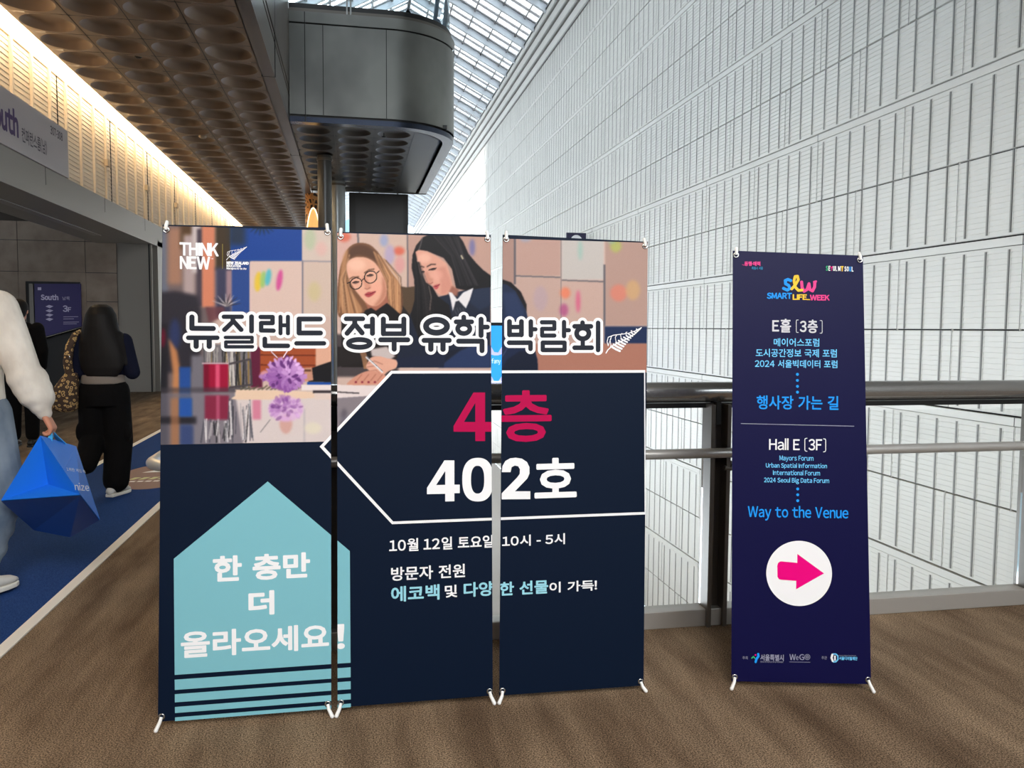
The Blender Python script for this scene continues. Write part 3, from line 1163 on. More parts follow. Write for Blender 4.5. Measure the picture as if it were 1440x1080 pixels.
# ------------------------------------------------------------------ footbridge and blue screen across the atrium
t = thing('footbridge', 'pale footbridge crossing the atrium behind the banners', 'bridge', (4, 26.5, -0.3))
MB().box(XV, WX - 0.1, 26.03, 28.0, -0.9, -0.1).build('deck', M_white, t)
MB().box(XV, WX - 0.1, 27.9, 27.95, -0.1, 0.9).build('parapet', M_clad, t)
s0, s1 = at(560, 500, 1, 25.9), at(815, 500, 1, 25.9)
zt_, zb_ = at(693, 457, 1, 25.9)[2], at(693, 540, 1, 25.9)[2]
t = thing('display_screen', 'wide blue advertising screen glimpsed in the gap between two navy banners', 'screen', ((s0[0] + s1[0]) / 2, 25.9, zb_))
MB().box(s0[0], s1[0], 25.88, 26.02, zb_ - 0.03, zt_ + 0.08).build('bezel', M_black, t)
M_scr = mat('screen_blue', (40, 140, 220), rough=0.4, emit=lin((40, 150, 232)), estr=0.9)
MB().box(s0[0] + 0.05, s1[0] - 0.05, 25.865, 25.885, zb_ + 0.06, zt_ - 0.02).build('screen_face', M_scr, t)
sp = MB()
pS = Plane((s0[0], 25.862, zb_), (1, 0, 0), (0, 0, 1))
M_scw = mat('screen_white', (235, 240, 250), emit=(0.8, 0.85, 0.95), estr=0.8)
M_scl = mat('screen_lilac', (170, 170, 235), emit=lin((172, 176, 238)), estr=0.9)
for yy in (486, 527):
    cx = 640
    pts = []
    for i in range(41):
        pts.append(pS.uv(585 + 5.5 * i, yy + 7 * math.sin(i * 1.3) - 4 * math.sin(i * 0.53)))
    for i in range(40, -1, -1):
        pts.append(pS.uv(585 + 5.5 * i, yy + 12 + 2 * math.sin(i)))
    poly_print(sp, pS, pts, 0.004, 1)
text_print(sp, pS, 'tiffany', (683, 513), (704, 504), 0.008, mi=0)
poly_print(sp, pS, [pS.uv(565, 537), pS.uv(812, 537.5), pS.uv(812, 536), pS.uv(565, 535.5)], 0.008, 0)
sp.build('screen_image', [M_scw, M_scl], t)

# small navy sign standing out from the white wall
ys = at(829, 335, 0, WX)[1]
c0, c1 = at(797, 327, 1, ys), at(824, 345, 1, ys)
t = thing('wall_sign', 'small dark navy sign with a white disc, standing out from the white slatted wall', 'sign', (WX - 0.1, ys, c1[2]))
MB().box(c0[0], c1[0], ys, ys + 0.12, c0[2] - 0.62, c0[2]).box(c1[0], WX - 0.02, ys + 0.03, ys + 0.09, c0[2] - 0.4, c0[2] - 0.3).build('sign_panel', mat('navy_sign', (34, 30, 66), rough=0.4), t)
cx_, rs_ = (c0[0] + c1[0]) / 2, (c1[0] - c0[0]) * 0.30
dm = MB()
dm.add([(cx_ + rs_ * math.cos(a), ys - 0.004, c0[2] - 0.30 + rs_ * math.sin(a)) for a in np.linspace(0, 2 * math.pi, 32, endpoint=False)], [tuple(range(32))])
dm.build('sign_disc', M_pw, t)

# ------------------------------------------------------------------ printed photograph of the big banners (artwork pixels)
PXS, PX0, PY0, PX1, PY1 = 2, 220, 308, 916, 636
PW, PH = (PX1 - PX0) * PXS, (PY1 - PY0) * PXS
IMG = np.zeros((PH, PW, 3), np.float32)


def _blur(a, r):
    if r < 1:
        return a
    for ax in (0, 1):
        for _ in range(2):
            p = np.pad(a, [(r + 1, r) if i == ax else (0, 0) for i in range(a.ndim)], mode='edge')
            c = np.cumsum(p, axis=ax, dtype=np.float64)
            n = a.shape[ax]
            hi = np.take(c, np.arange(2 * r + 1, 2 * r + 1 + n), axis=ax)
            lo = np.take(c, np.arange(0, n), axis=ax)
            a = ((hi - lo) / (2 * r + 1)).astype(np.float32)
    return a


def smooth_pts(pts, n=6):
    P = np.asarray(pts, float)
    k = len(P)
    out = []
    for i in range(k):
        p0, p1, p2, p3 = P[(i - 1) % k], P[i], P[(i + 1) % k], P[(i + 2) % k]
        for j in range(n):
            s = j / n
            out.append(0.5 * ((2 * p1) + (-p0 + p2) * s + (2 * p0 - 5 * p1 + 4 * p2 - p3) * s * s + (-p0 + 3 * p1 - 3 * p2 + p3) * s ** 3))
    return np.array(out)


def pmask(pts, feather):
    """coverage of a polygon (artwork pixels) over its own window"""
    P = (np.asarray(pts, float) - (PX0, PY0)) * PXS
    m = int(feather * PXS * 2 + 3)
    j0, i0 = np.maximum(P.min(0).astype(int) - m, 0)
    j1, i1 = np.minimum(P.max(0).astype(int) + m + 1, (PW, PH))
    if j1 <= j0 or i1 <= i0:
        return None
    xs = np.arange(j0, j1) + 0.5
    M = np.zeros((i1 - i0, j1 - j0), np.float32)
    A, B = P, np.roll(P, -1, 0)
    for q, y in enumerate(np.arange(i0, i1) + 0.5):
        s = (A[:, 1] > y) != (B[:, 1] > y)
        if s.any():
            cx = np.sort(A[s, 0] + (y - A[s, 1]) * (B[s, 0] - A[s, 0]) / (B[s, 1] - A[s, 1]))
            M[q] = (np.searchsorted(cx, xs) % 2)
    return _blur(M, int(feather * PXS / 2 + 0.5)), i0, i1, j0, j1


def paint(pts, c, feather=0.8, alpha=1.0, smooth=False):
    if smooth:
        pts = smooth_pts(pts)
    r = pmask(pts, feather)
    if r is None:
        return
    M, i0, i1, j0, j1 = r
    M = (M * alpha)[..., None]
    IMG[i0:i1, j0:j1] = IMG[i0:i1, j0:j1] * (1 - M) + np.array(c, np.float32) * M


def rect(x0, y0, x1, y1, c, f=2.0, a=1.0):
    paint([(x0, y0), (x1, y0), (x1, y1), (x0, y1)], c, f, a)


def ell(cx, cy, rx, ry, c, f=1.0, a=1.0, rot=0.0):
    q = [(cx + rx * math.cos(t) * math.cos(rot) - ry * math.sin(t) * math.sin(rot), cy + rx * math.cos(t) * math.sin(rot) + ry * math.sin(t) * math.cos(rot)) for t in np.linspace(0, 2 * math.pi, 28, endpoint=False)]
    paint(q, c, f, a)


def line(pts, wd, c, f=0.5, a=1.0, taper=False):
    P = np.asarray(pts, float)
    d = np.gradient(P, axis=0)
    d /= np.linalg.norm(d, axis=1)[:, None] + 1e-9
    n = np.stack([-d[:, 1], d[:, 0]], 1)
    ww = np.full(len(P), wd / 2.0)
    if taper:
        ww = ww * np.linspace(1, 0.15, len(P))
    paint(np.concatenate([P + n * ww[:, None], (P - n * ww[:, None])[::-1]]), c, f, a)


def Z6(x, y): return (220 + x * 0.3056, 310 + y * 0.3056)
def Z7(x, y): return (560 + x * 0.3056, 310 + y * 0.3056)
def Z8(x, y): return (480 + x * 0.19444, 320 + y * 0.19444)
def L6(*p): return [Z6(*q) for q in p]
def L7(*p): return [Z7(*q) for q in p]
def L8(*p): return [Z8(*q) for q in p]


rng = random.Random(3)
# background wall of children's drawings
IMG[:] = (202, 178, 168)
rect(220, 308, 300, 640, (118, 104, 104), 8)
rect(226, 320, 236, 420, (112, 116, 130), 5)
rect(236, 320, 256, 400, (164, 126, 106), 7)
rect(254, 312, 270, 350, (96, 72, 48), 6)
rect(258, 330, 274, 430, (176, 158, 156), 5)
rect(270, 312, 282, 384, (196, 184, 182), 4)
rect(277, 322, 286, 430, (84, 74, 84), 3)
rect(284, 315, 303, 432, (206, 136, 108), 2.5)
rect(303, 312, 326, 380, (74, 60, 44), 4)
rect(303, 376, 326, 445, (72, 72, 96), 5)
rect(318, 380, 328, 430, (158, 132, 138), 3)
rect(324, 314, 425, 367, (30, 76, 150), 1.5)
rect(326, 366, 352, 440, (52, 82, 142), 2)
rect(322, 316, 345, 345, (50, 56, 66), 8, 0.8)
for k in range(9):
    a = 0.2 + 0.3 * k
    line([(368, 312), (368 + 24 * math.cos(a), 312 + 19 * math.sin(a))], 4, (38, 48, 42), 1.5, 0.85, True)
rect(351, 368, 425, 446, (212, 188, 178), 1.2)
rect(425, 318, 470, 366, (206, 190, 180), 1.2)
ell(436, 336, 8, 16, (176, 190, 160), 5, 0.7)
ell(452, 350, 8, 10, (222, 170, 165), 5, 0.5)
rect(427, 369, 472, 445, (204, 184, 172), 1.2)
ell(442, 410, 9, 14, (196, 186, 130), 5, 0.5)
line([(425.5, 366), (425.5, 446)], 2.2, (126, 124, 136), 0.8)
line([(425, 367), (470, 368)], 1.5, (150, 150, 160), 0.8)
ell(363, 396, 5, 14, (222, 192, 66), 3, 0.9, 0.1)
ell(370, 393, 4, 12, (150, 194, 110), 3, 0.8, 0.1)
ell(377, 390, 4, 12, (88, 184, 196), 3, 0.9, 0.15)
ell(393, 394, 4, 15, (204, 84, 150), 3, 0.9, 0.15)
# dark furniture on the left
paint(L6((15, 330), (90, 325), (190, 345), (205, 420), (200, 660), (170, 700), (20, 700)), (56, 52, 60), 5)
rect(222, 455, 236, 640, (44, 42, 48), 4)
ell(246, 470, 8, 22, (54, 66, 110), 6, 0.8)
ell(229, 475, 4, 14, (120, 24, 52), 4, 0.8)
paint(L6((55, 540), (95, 600), (112, 700), (112, 1040), (70, 1040), (75, 700)), (190, 134, 92), 4, 0.95)
rect(252, 516, 269, 640, (48, 86, 150), 3)
rect(269, 500, 286, 640, (122, 118, 126), 4)
rect(222, 586, 276, 596, (36, 34, 40), 4, 0.85)
# potted dry plant
paint(L6((225, 400), (310, 395), (320, 440), (240, 470)), (112, 66, 72), 3, 0.8)
for k in range(10):
    a = -0.2 - 0.28 * k
    line([(318, 430), (318 + 22 * math.cos(a), 430 + 16 * math.sin(a) * 1.1)], 3, (188, 178, 176) if k % 2 else (70, 66, 72), 1.2, 0.85, True)
# drawers, maroon board, table edge
rect(352, 488, 369, 545, (104, 38, 66), 1.5)
rect(366, 486, 445, 524, (166, 88, 54), 1.2)
for y in (499, 513):
    line([(366, y), (445, y + 1)], 1.6, (112, 52, 32), 0.8)
rect(444, 484, 470, 520, (216, 172, 150), 1.5)
rect(286, 484, 352, 552, (128, 122, 126), 2)
# brushes and pencils
for k in range(34):
    x = rng.uniform(287, 350)
    dx = rng.uniform(-6, 6)
    g = rng.choice([(46, 46, 48), (214, 208, 202), (170, 164, 160), (84, 84, 88), (150, 120, 60)])
    line([(x, 545), (x + dx, rng.uniform(484, 498))], rng.uniform(1, 2.4), g, 0.5, 0.9)
rect(287, 511, 321, 551, (160, 28, 66), 1.5)
rect(287, 511, 294, 551, (116, 18, 48), 3, 0.8)
rect(303, 512, 309, 550, (226, 110, 140), 2, 0.8)
line([(284, 511), (322, 511)], 1.6, (196, 176, 180), 0.6)
for seg in ([(322, 512), (352, 505)], [(352, 505), (354, 542)], [(322, 545), (354, 541)], [(345, 508), (347, 542)]):
    line(seg, 3, (84, 78, 82), 0.6)
# table top with its reflections
rect(222, 552, 345, 640, (116, 112, 122), 3, 0.75)
rect(270, 552, 352, 640, (136, 130, 138), 3, 0.7)
paint([(330, 551), (345, 548), (465, 552), (475, 640), (345, 640)], (212, 200, 198), 2.5)
rect(222, 586, 276, 596, (40, 38, 44), 4, 0.8)
rect(240, 560, 252, 640, (172, 122, 86), 4, 0.7)
rect(252, 560, 270, 586, (44, 92, 166), 3, 0.9)
rect(254, 598, 272, 640, (62, 78, 122), 4, 0.8)
rect(288, 556, 322, 590, (138, 44, 72), 2.5, 0.92)
rect(304, 556, 309, 590, (200, 110, 140), 2, 0.6)
for k in range(40):
    x = rng.uniform(285, 352)
    g = rng.choice([(44, 44, 48), (224, 220, 220), (180, 174, 176), (90, 90, 100)])
    y0 = rng.uniform(588, 596) if x < 322 else rng.uniform(556, 580)
    line([(x, y0), (x + rng.uniform(-5, 5), rng.uniform(610, 624))], rng.uniform(1, 2.6), g, 0.6, 0.85)
rect(355, 562, 367, 590, (206, 96, 132), 3, 0.6)
line([(366, 608), (380, 590)], 0.9, (120, 116, 120), 0.5)
line([(428, 575), (428, 622)], 2.5, (176, 170, 176), 1.5, 0.7)
ell(402, 596, 9, 14, (206, 160, 150), 3, 0.8)
ell(440, 602, 12, 8, (222, 216, 190), 4, 0.6)
rect(222, 545, 340, 552, (76, 70, 76), 3, 0.6)
paint([(331, 556), (332, 550), (340, 548), (436, 551), (441, 555), (437, 560), (334, 562)], (224, 198, 176), 1.0, smooth=True)
for k in range(14):
    line([(338 + 6 * k, 548), (346 + 6 * k, 543 + rng.uniform(-3, 3))], 2, (84, 82, 62), 0.8, 0.7)
rect(432, 537, 472, 542, (40, 84, 160), 0.8)
rect(424, 541, 475, 549, (226, 214, 212), 1.0)
rect(440, 549, 475, 553, (70, 62, 66), 1.0)
rect(442, 553, 480, 562, (218, 200, 192), 1.2)
# sleeve, wrist and beads
paint(L6((690, 690), (740, 670), (800, 650), (830, 640), (830, 745), (700, 742)), (34, 32, 36), 1.0)
paint(L6((660, 680), (715, 676), (722, 735), (680, 742)), (196, 148, 126), 1.0)
line(L6((672, 690), (712, 690)), 3, (110, 74, 56), 0.8)
# mirrored flower, then the flower
def flower(cx, cy, rx, ry, n, a, flip=1):
    for k in range(n):
        an = rng.uniform(0, 2 * math.pi)
        q = math.sqrt(rng.random())
        x, y = cx + rx * q * math.cos(an), cy + ry * q * math.sin(an)
        sh = (x - cx) / rx * 0.35 - flip * (y - cy) / ry * 0.55 + rng.uniform(-0.35, 0.35)
        c = np.array((186, 140, 196)) + sh * np.array((52, 62, 44))
        if rng.random() < 0.16:
            c = np.array((112, 62, 128))
        ell(x, y, rng.uniform(3, 5.5), rng.uniform(1.6, 3), np.clip(c, 0, 250), 0.6, a, an + rng.uniform(-0.6, 0.6))


ell(402, 575, 25, 18, (214, 178, 214), 3, 0.8)
flower(402, 574, 24, 17, 70, 0.45, -1)
ell(402, 527, 26, 23, (150, 96, 160), 2)
ell(373, 528, 8, 7, (206, 150, 158), 2)
flower(373, 528, 7, 6, 14, 0.8)
flower(402, 526, 26, 23, 170, 0.95)
line([(381, 494), (390, 503)], 1.4, (226, 214, 222), 0.4)
line([(398, 503), (405, 492)], 1.4, (232, 214, 228), 0.4)
# middle and right sheets: wall panels
for x0, y0, x1, y1, c in ((470, 322, 503, 420, (206, 172, 162)), (503, 322, 573, 430, (202, 178, 166)), (573, 322, 700, 470, (188, 156, 144)),
                          (700, 322, 725, 400, (172, 142, 132)), (725, 329, 788, 388, (186, 156, 146)), (790, 332, 849, 393, (192, 186, 182)), (851, 336, 915, 458, (180, 152, 142)),
                          (725, 390, 788, 460, (190, 164, 154)), (790, 395, 849, 460, (194, 168, 158)), (700, 458, 915, 480, (186, 160, 152))):
    rect(x0, y0, x1, y1, c, 1.5)
for seg, wd in (([(503, 322), (504, 345)], 2.5), ([(573, 322), (574, 440)], 2.0), ([(724, 328), (724, 400)], 3.2), ([(724, 388), (788, 390)], 2.0), ([(789, 330), (789, 460)], 1.5), ([(790, 394), (849, 396)], 2.0), ([(850, 372), (850, 460)], 2.6)):
    line(seg, wd, (100, 98, 106), 0.8, 0.85)
for cx, cy, rx, ry, c in ((484, 333, 9, 7, (216, 96, 70)), (561, 353, 8, 6, (214, 82, 58)), (548, 358, 7, 14, (170, 160, 200)), (562, 372, 7, 12, (214, 150, 150)), (540, 338, 6, 9, (140, 160, 206)),
                          (664, 348, 4, 12, (96, 106, 172)), (739, 336, 8, 4, (150, 166, 190)), (816, 352, 3, 14, (150, 190, 180)), (866, 346, 8, 9, (176, 190, 96)), (860, 338, 6, 5, (150, 180, 160)),
                          (795, 412, 7, 8, (232, 120, 84)), (793, 436, 6, 9, (170, 70, 130)), (813, 424, 3, 16, (214, 80, 130)), (870, 412, 12, 12, (220, 130, 110)), (890, 408, 10, 14, (206, 170, 120)), (760, 420, 10, 18, (180, 160, 170))):
    ell(cx, cy, rx, ry, c, 4, 0.65)
rect(700, 458, 915, 483, (188, 162, 152), 2, 0.6)
rect(850, 459, 915, 484, (40, 56, 92), 2)
rect(700, 483, 915, 530, (172, 124, 108), 2)
rect(470, 470, 560, 530, (84, 76, 78), 3)
# ---- woman with glasses
HB, HL, HD = (128, 92, 68), (192, 146, 108), (84, 58, 44)
paint(L8((430, 425), (470, 432), (530, 425), (560, 700), (420, 720)), (92, 74, 56), 1)
paint(L8((0, 560), (60, 590), (200, 600), (330, 520), (440, 560), (500, 640), (500, 1010), (0, 1010)), (42, 36, 36), 1)
paint(L8((-30, 470), (-10, 300), (18, 220), (50, 150), (110, 113), (190, 118), (250, 160), (300, 230), (350, 310), (410, 390), (440, 470), (440, 600), (400, 640), (330, 560), (150, 620), (60, 640), (-20, 640)), HB, 1.0, smooth=True)
paint(L8((300, 250), (350, 320), (420, 410), (430, 520), (420, 620), (360, 560), (330, 430)), HL, 2.0, 0.9, smooth=True)
paint(L8((5, 240), (50, 160), (30, 330), (60, 440), (110, 520), (150, 610), (40, 640), (-10, 520)), HL, 2.2, 0.8, smooth=True)
paint(L8((60, 160), (120, 125), (200, 140), (270, 210), (300, 300), (230, 230), (120, 200), (60, 230)), HD, 2.5, 0.65, smooth=True)
for k in range(26):
    x = rng.uniform(300, 430)
    line(L8((230 + (x - 300) * 0.7, 170 + (x - 300) * 0.5), (x, 330 + rng.uniform(0, 60)), (x + rng.uniform(-15, 20), 560 + rng.uniform(0, 70))), rng.uniform(0.6, 1.5), rng.choice([HL, (214, 170, 128), HD]), 0.5, 0.6)
for k in range(16):
    x = rng.uniform(-20, 130)
    line(L8((60 - k, 190 + 6 * k), (x * 0.4, 360 + rng.uniform(0, 60)), (x, 620)), rng.uniform(0.6, 1.5), rng.choice([HL, (206, 166, 130), HD]), 0.5, 0.55)
paint(L8((170, 540), (330, 480), (345, 570), (290, 620), (200, 600)), (168, 112, 92), 1.2)
paint(L8((38, 280), (58, 236), (110, 214), (180, 218), (240, 252), (285, 315), (318, 390), (328, 450), (315, 510), (268, 560), (225, 568), (180, 545), (130, 490), (85, 430), (48, 350)), (222, 174, 152), 0.8, smooth=True)
paint(L8((300, 350), (328, 450), (315, 510), (268, 560), (235, 566), (285, 490)), (184, 128, 106), 2.5, 0.8, smooth=True)
ell(*Z8(110, 270), 12, 8, (236, 196, 176), 5, 0.7)
ell(*Z8(255, 440), 8, 9, (230, 170, 150), 4, 0.6)
paint(L8((150, 365), (165, 410), (175, 440), (195, 446), (215, 428), (200, 400), (180, 350)), (206, 150, 128), 1.5, 0.8, smooth=True)
line(L8((168, 438), (186, 447), (210, 434)), 1.0, (150, 92, 78), 0.6, 0.9)
line(L8((60, 372), (80, 360), (128, 356)), 1.5, (96, 66, 50), 0.6, 0.95)
line(L8((165, 330), (200, 306), (240, 300)), 1.6, (96, 66, 50), 0.6, 0.95)
for cx, cy in ((104, 398), (208, 348)):
    paint(L8((cx - 24, cy + 3), (cx, cy - 9), (cx + 24, cy - 3), (cx, cy + 8)), (70, 50, 46), 0.5, 0.85, smooth=True)
    line(L8((cx - 26, cy + 2), (cx, cy - 10), (cx + 26, cy - 5)), 1.3, (40, 28, 28), 0.4)
paint(L8((168, 484), (195, 466), (215, 466), (250, 460), (232, 484), (205, 502), (182, 500)), (176, 78, 84), 0.6, smooth=True)
line(L8((170, 485), (205, 482), (248, 462)), 0.9, (96, 34, 42), 0.4)
for cx, cy, rx, ry in ((106, 405, 44, 40), (212, 358, 46, 43)):
    q = [Z8(cx + rx * math.cos(t_) * 0.97 + ry * 0.1 * math.sin(t_), cy + ry * math.sin(t_) - rx * 0.18 * math.cos(t_)) for t_ in np.linspace(0, 2 * math.pi, 40)]
    line(q, 1.6, (30, 24, 28), 0.4)
line(L8((146, 385), (158, 372), (170, 368)), 1.4, (30, 24, 28), 0.4)
line(L8((256, 330), (276, 312)), 1.6, (30, 24, 28), 0.4)
line(L8((62, 396), (40, 404)), 1.4, (30, 24, 28), 0.4)
paint(L8((170, 600), (215, 580), (250, 602), (330, 545), (360, 570), (440, 640), (430, 700), (150, 700)), (28, 24, 26), 1.0)
# lower torso below the title
paint(L8((-30, 860), (180, 880), (380, 860), (420, 940), (380, 1000), (200, 960), (-30, 1010)), (46, 40, 40), 1.2)
paint(L8((210, 880), (330, 860), (390, 930), (350, 960), (220, 930)), (196, 184, 182), 1.5)
for k in range(8):
    line(L8((120 + 6 * k, 860), (150 + 5 * k, 940), (165 + 3 * k, 1020)), 1.2, (176, 132, 98), 0.6, 0.8)
# ---- student with long black hair
HK = (27, 25, 28)
paint(L8((500, 620), (560, 560), (640, 520), (780, 480), (950, 440), (1075, 400), (1080, 1010), (520, 1010), (400, 960), (430, 800)), (34, 42, 62), 1.0)
paint(L8((960, 440), (1080, 400), (1080, 560), (1000, 600), (930, 540)), (44, 56, 82), 3, 0.8)
paint(L8((515, 200), (540, 130), (590, 70), (640, 48), (740, 40), (840, 46), (880, 100), (920, 190), (970, 250), (1030, 310), (1085, 350), (1085, 430), (1000, 440), (900, 455), (830, 440), (800, 300), (740, 220), (620, 170), (560, 165), (548, 240), (570, 330), (620, 400), (660, 430), (700, 500), (780, 560), (800, 660), (780, 800), (560, 800), (500, 640), (530, 520), (528, 380), (508, 290)), HK, 0.9)
paint(L8((536, 176), (560, 160), (620, 172), (690, 208), (760, 260), (786, 340), (806, 420), (840, 452), (830, 490), (790, 470), (755, 486), (722, 490), (694, 474), (672, 440), (662, 418), (640, 408), (612, 396), (604, 372), (610, 350), (590, 318), (566, 290), (552, 240)), (214, 164, 146), 0.8)
paint(L8((680, 300), (750, 280), (790, 380), (800, 430), (755, 480), (720, 488), (720, 400)), (196, 136, 122), 3, 0.55)
paint(L8((800, 420), (850, 450), (840, 500), (800, 490), (770, 480)), (150, 100, 86), 1.5, 0.85)
ell(*Z8(600, 220), 9, 7, (230, 186, 168), 5, 0.7)
ell(*Z8(690, 345), 8, 8, (226, 172, 156), 4, 0.6)
paint(L8((604, 330), (622, 400), (650, 405), (665, 372), (640, 360), (625, 320)), (196, 142, 124), 1.5, 0.75, smooth=True)
line(L8((628, 404), (646, 408), (662, 396)), 1.0, (140, 84, 74), 0.6)
line(L8((560, 290), (580, 280), (600, 288)), 1.4, (60, 44, 42), 0.6)
line(L8((618, 284), (650, 266), (684, 266)), 1.6, (60, 44, 42), 0.6)
paint(L8((632, 306), (660, 296), (686, 298), (664, 308)), (44, 32, 34), 0.5, smooth=True)
line(L8((630, 308), (660, 296), (690, 292)), 1.3, (30, 22, 24), 0.4)
paint(L8((580, 322), (592, 316), (604, 322), (592, 330)), (50, 36, 38), 0.5)
line(L8((578, 322), (592, 314), (604, 318)), 1.2, (30, 22, 24), 0.4)
paint(L8((664, 424), (690, 412), (714, 408), (706, 424), (694, 444), (676, 444)), (186, 92, 96), 0.6, smooth=True)
line(L8((666, 426), (690, 424), (712, 410)), 0.8, (96, 40, 44), 0.4)
for k in range(34):
    x = rng.uniform(0, 1)
    line(L8((640 + 200 * x, 60), (780 + 110 * x, 200 + 20 * x), (840 + 150 * x, 420)), rng.uniform(0.6, 1.4), rng.choice([(58, 54, 60), (20, 18, 20), (76, 70, 74)]), 0.6, 0.5)
for k in range(20):
    x = rng.uniform(510, 700)
    line(L8((530 + (x - 510) * 0.2, 250), (x * 0.55 + 250, 430), (x, 780)), rng.uniform(0.6, 1.5), rng.choice([(60, 54, 56), (18, 16, 18), (72, 64, 64)]), 0.6, 0.55)
line(L8((632, 420), (650, 500), (640, 600)), 1.4, (146, 130, 120), 0.6, 0.7)
line(L8((586, 70), (575, 120), (560, 165)), 1.8, (120, 112, 112), 0.8, 0.7)
line(L8((866, 200), (880, 228)), 2.0, (206, 196, 170), 0.6)
paint(L8((775, 466), (800, 470), (838, 520), (880, 470), (955, 436), (930, 520), (900, 586), (846, 538), (806, 606), (790, 520)), (222, 218, 220), 0.7)
paint(L8((826, 536), (850, 528), (900, 584), (880, 640), (800, 640), (808, 600)), (46, 50, 62), 0.8)
for k in range(4):
    line(L8((812 + 22 * k, 580), (840 + 20 * k, 640)), 0.9, (120, 120, 132), 0.5, 0.6)
# sleeves and hand
paint(L8((380, 960), (520, 940), (640, 930), (820, 880), (1080, 860), (1080, 1010), (380, 1012)), (30, 36, 54), 1.0)
paint(L8((700, 1012), (780, 950), (860, 890), (960, 850), (1080, 850), (1080, 1012)), (48, 64, 102), 1.5, 0.95)
paint(L8((385, 955), (520, 930), (640, 925), (760, 900), (740, 1010), (390, 1010)), (34, 42, 66), 1.2)
SK, SKD = (218, 170, 150), (166, 112, 96)
paint(L8((190, 975), (215, 940), (270, 930), (330, 945), (398, 960), (398, 1012), (340, 1040), (290, 1075), (220, 1050), (180, 1010)), SK, 0.8, smooth=True)
for q in ([(190, 985), (240, 965), (300, 990)], [(182, 1010), (240, 1000), (290, 1030)], [(200, 1040), (250, 1030), (285, 1060)]):
    line([Z8(*p) for p in q], 1.0, SKD, 0.5, 0.9)
paint(L8((60, 1110), (130, 1060), (210, 1035), (300, 1060), (330, 1090), (300, 1130), (60, 1140)), (206, 152, 132), 0.8, smooth=True)
for k in range(4):
    line(L8((110 + 50 * k, 1110), (150 + 50 * k, 1060)), 1.2, SKD, 0.5, 0.8)
    ell(*Z8(105 + 46 * k, 1118), 1.6, 1.3, (130, 30, 60), 0.5)
line(L8((178, 934), (240, 990), (300, 1048)), 2.6, (226, 226, 230), 0.5)
line(L8((182, 932), (240, 984), (302, 1042)), 0.8, (96, 96, 104), 0.4)
# table in front of the arrow (middle sheet)
paint([(470, 553), (560, 545), (560, 640), (470, 640)], (132, 126, 134), 2, 0.85)
paint([(470, 541), (540, 543), (530, 556), (470, 560)], (222, 210, 208), 1)
line([(470, 551), (505, 553)], 1.6, (60, 54, 58), 0.6)
ell(500, 590, 22, 6, (196, 190, 196), 5, 0.7)
ell(484, 600, 6, 26, (84, 80, 92), 5, 0.6)
# right sheet: blazer shoulder and hair
paint(L7((470, 285), (520, 290), (560, 325), (590, 420), (600, 470), (640, 640), (642, 700), (470, 700)), (36, 48, 78), 1.0)
paint(L7((480, 330), (540, 330), (580, 420), (570, 470), (500, 480)), (52, 68, 104), 4, 0.7)
paint(L7((470, 268), (520, 285), (565, 330), (590, 385), (590, 420), (570, 380), (540, 325), (500, 295), (470, 290)), (32, 28, 32), 0.8)
paint(L7((560, 600), (620, 600), (640, 640), (642, 700), (470, 700), (500, 640)), (26, 34, 54), 1.5, 0.9)
line(L7((470, 640), (495, 600), (520, 540)), 1.2, (90, 100, 130), 0.6, 0.7)
IMG += (np.random.RandomState(1).rand(PH, PW, 1).astype(np.float32) - 0.5) * 5
IMG = 255 * (np.clip(IMG, 0, 255) / 255) ** 1.18
_v = IMG / 255.0
IMGL = np.where(_v <= 0.04045, _v / 12.92, ((_v + 0.055) / 1.055) ** 2.4).astype(np.float32)

M_photo = bpy.data.materials.new('printed_photo')
M_photo.use_nodes = True
t_, b_ = nodes(M_photo)
at_ = t_.nodes.new('ShaderNodeAttribute')
at_.attribute_name = 'print'
t_.links.new(at_.outputs['Color'], b_.inputs['Base Color'])
b_.inputs['Roughness'].default_value = 0.4
b_.inputs['Specular IOR Level'].default_value = 0.12


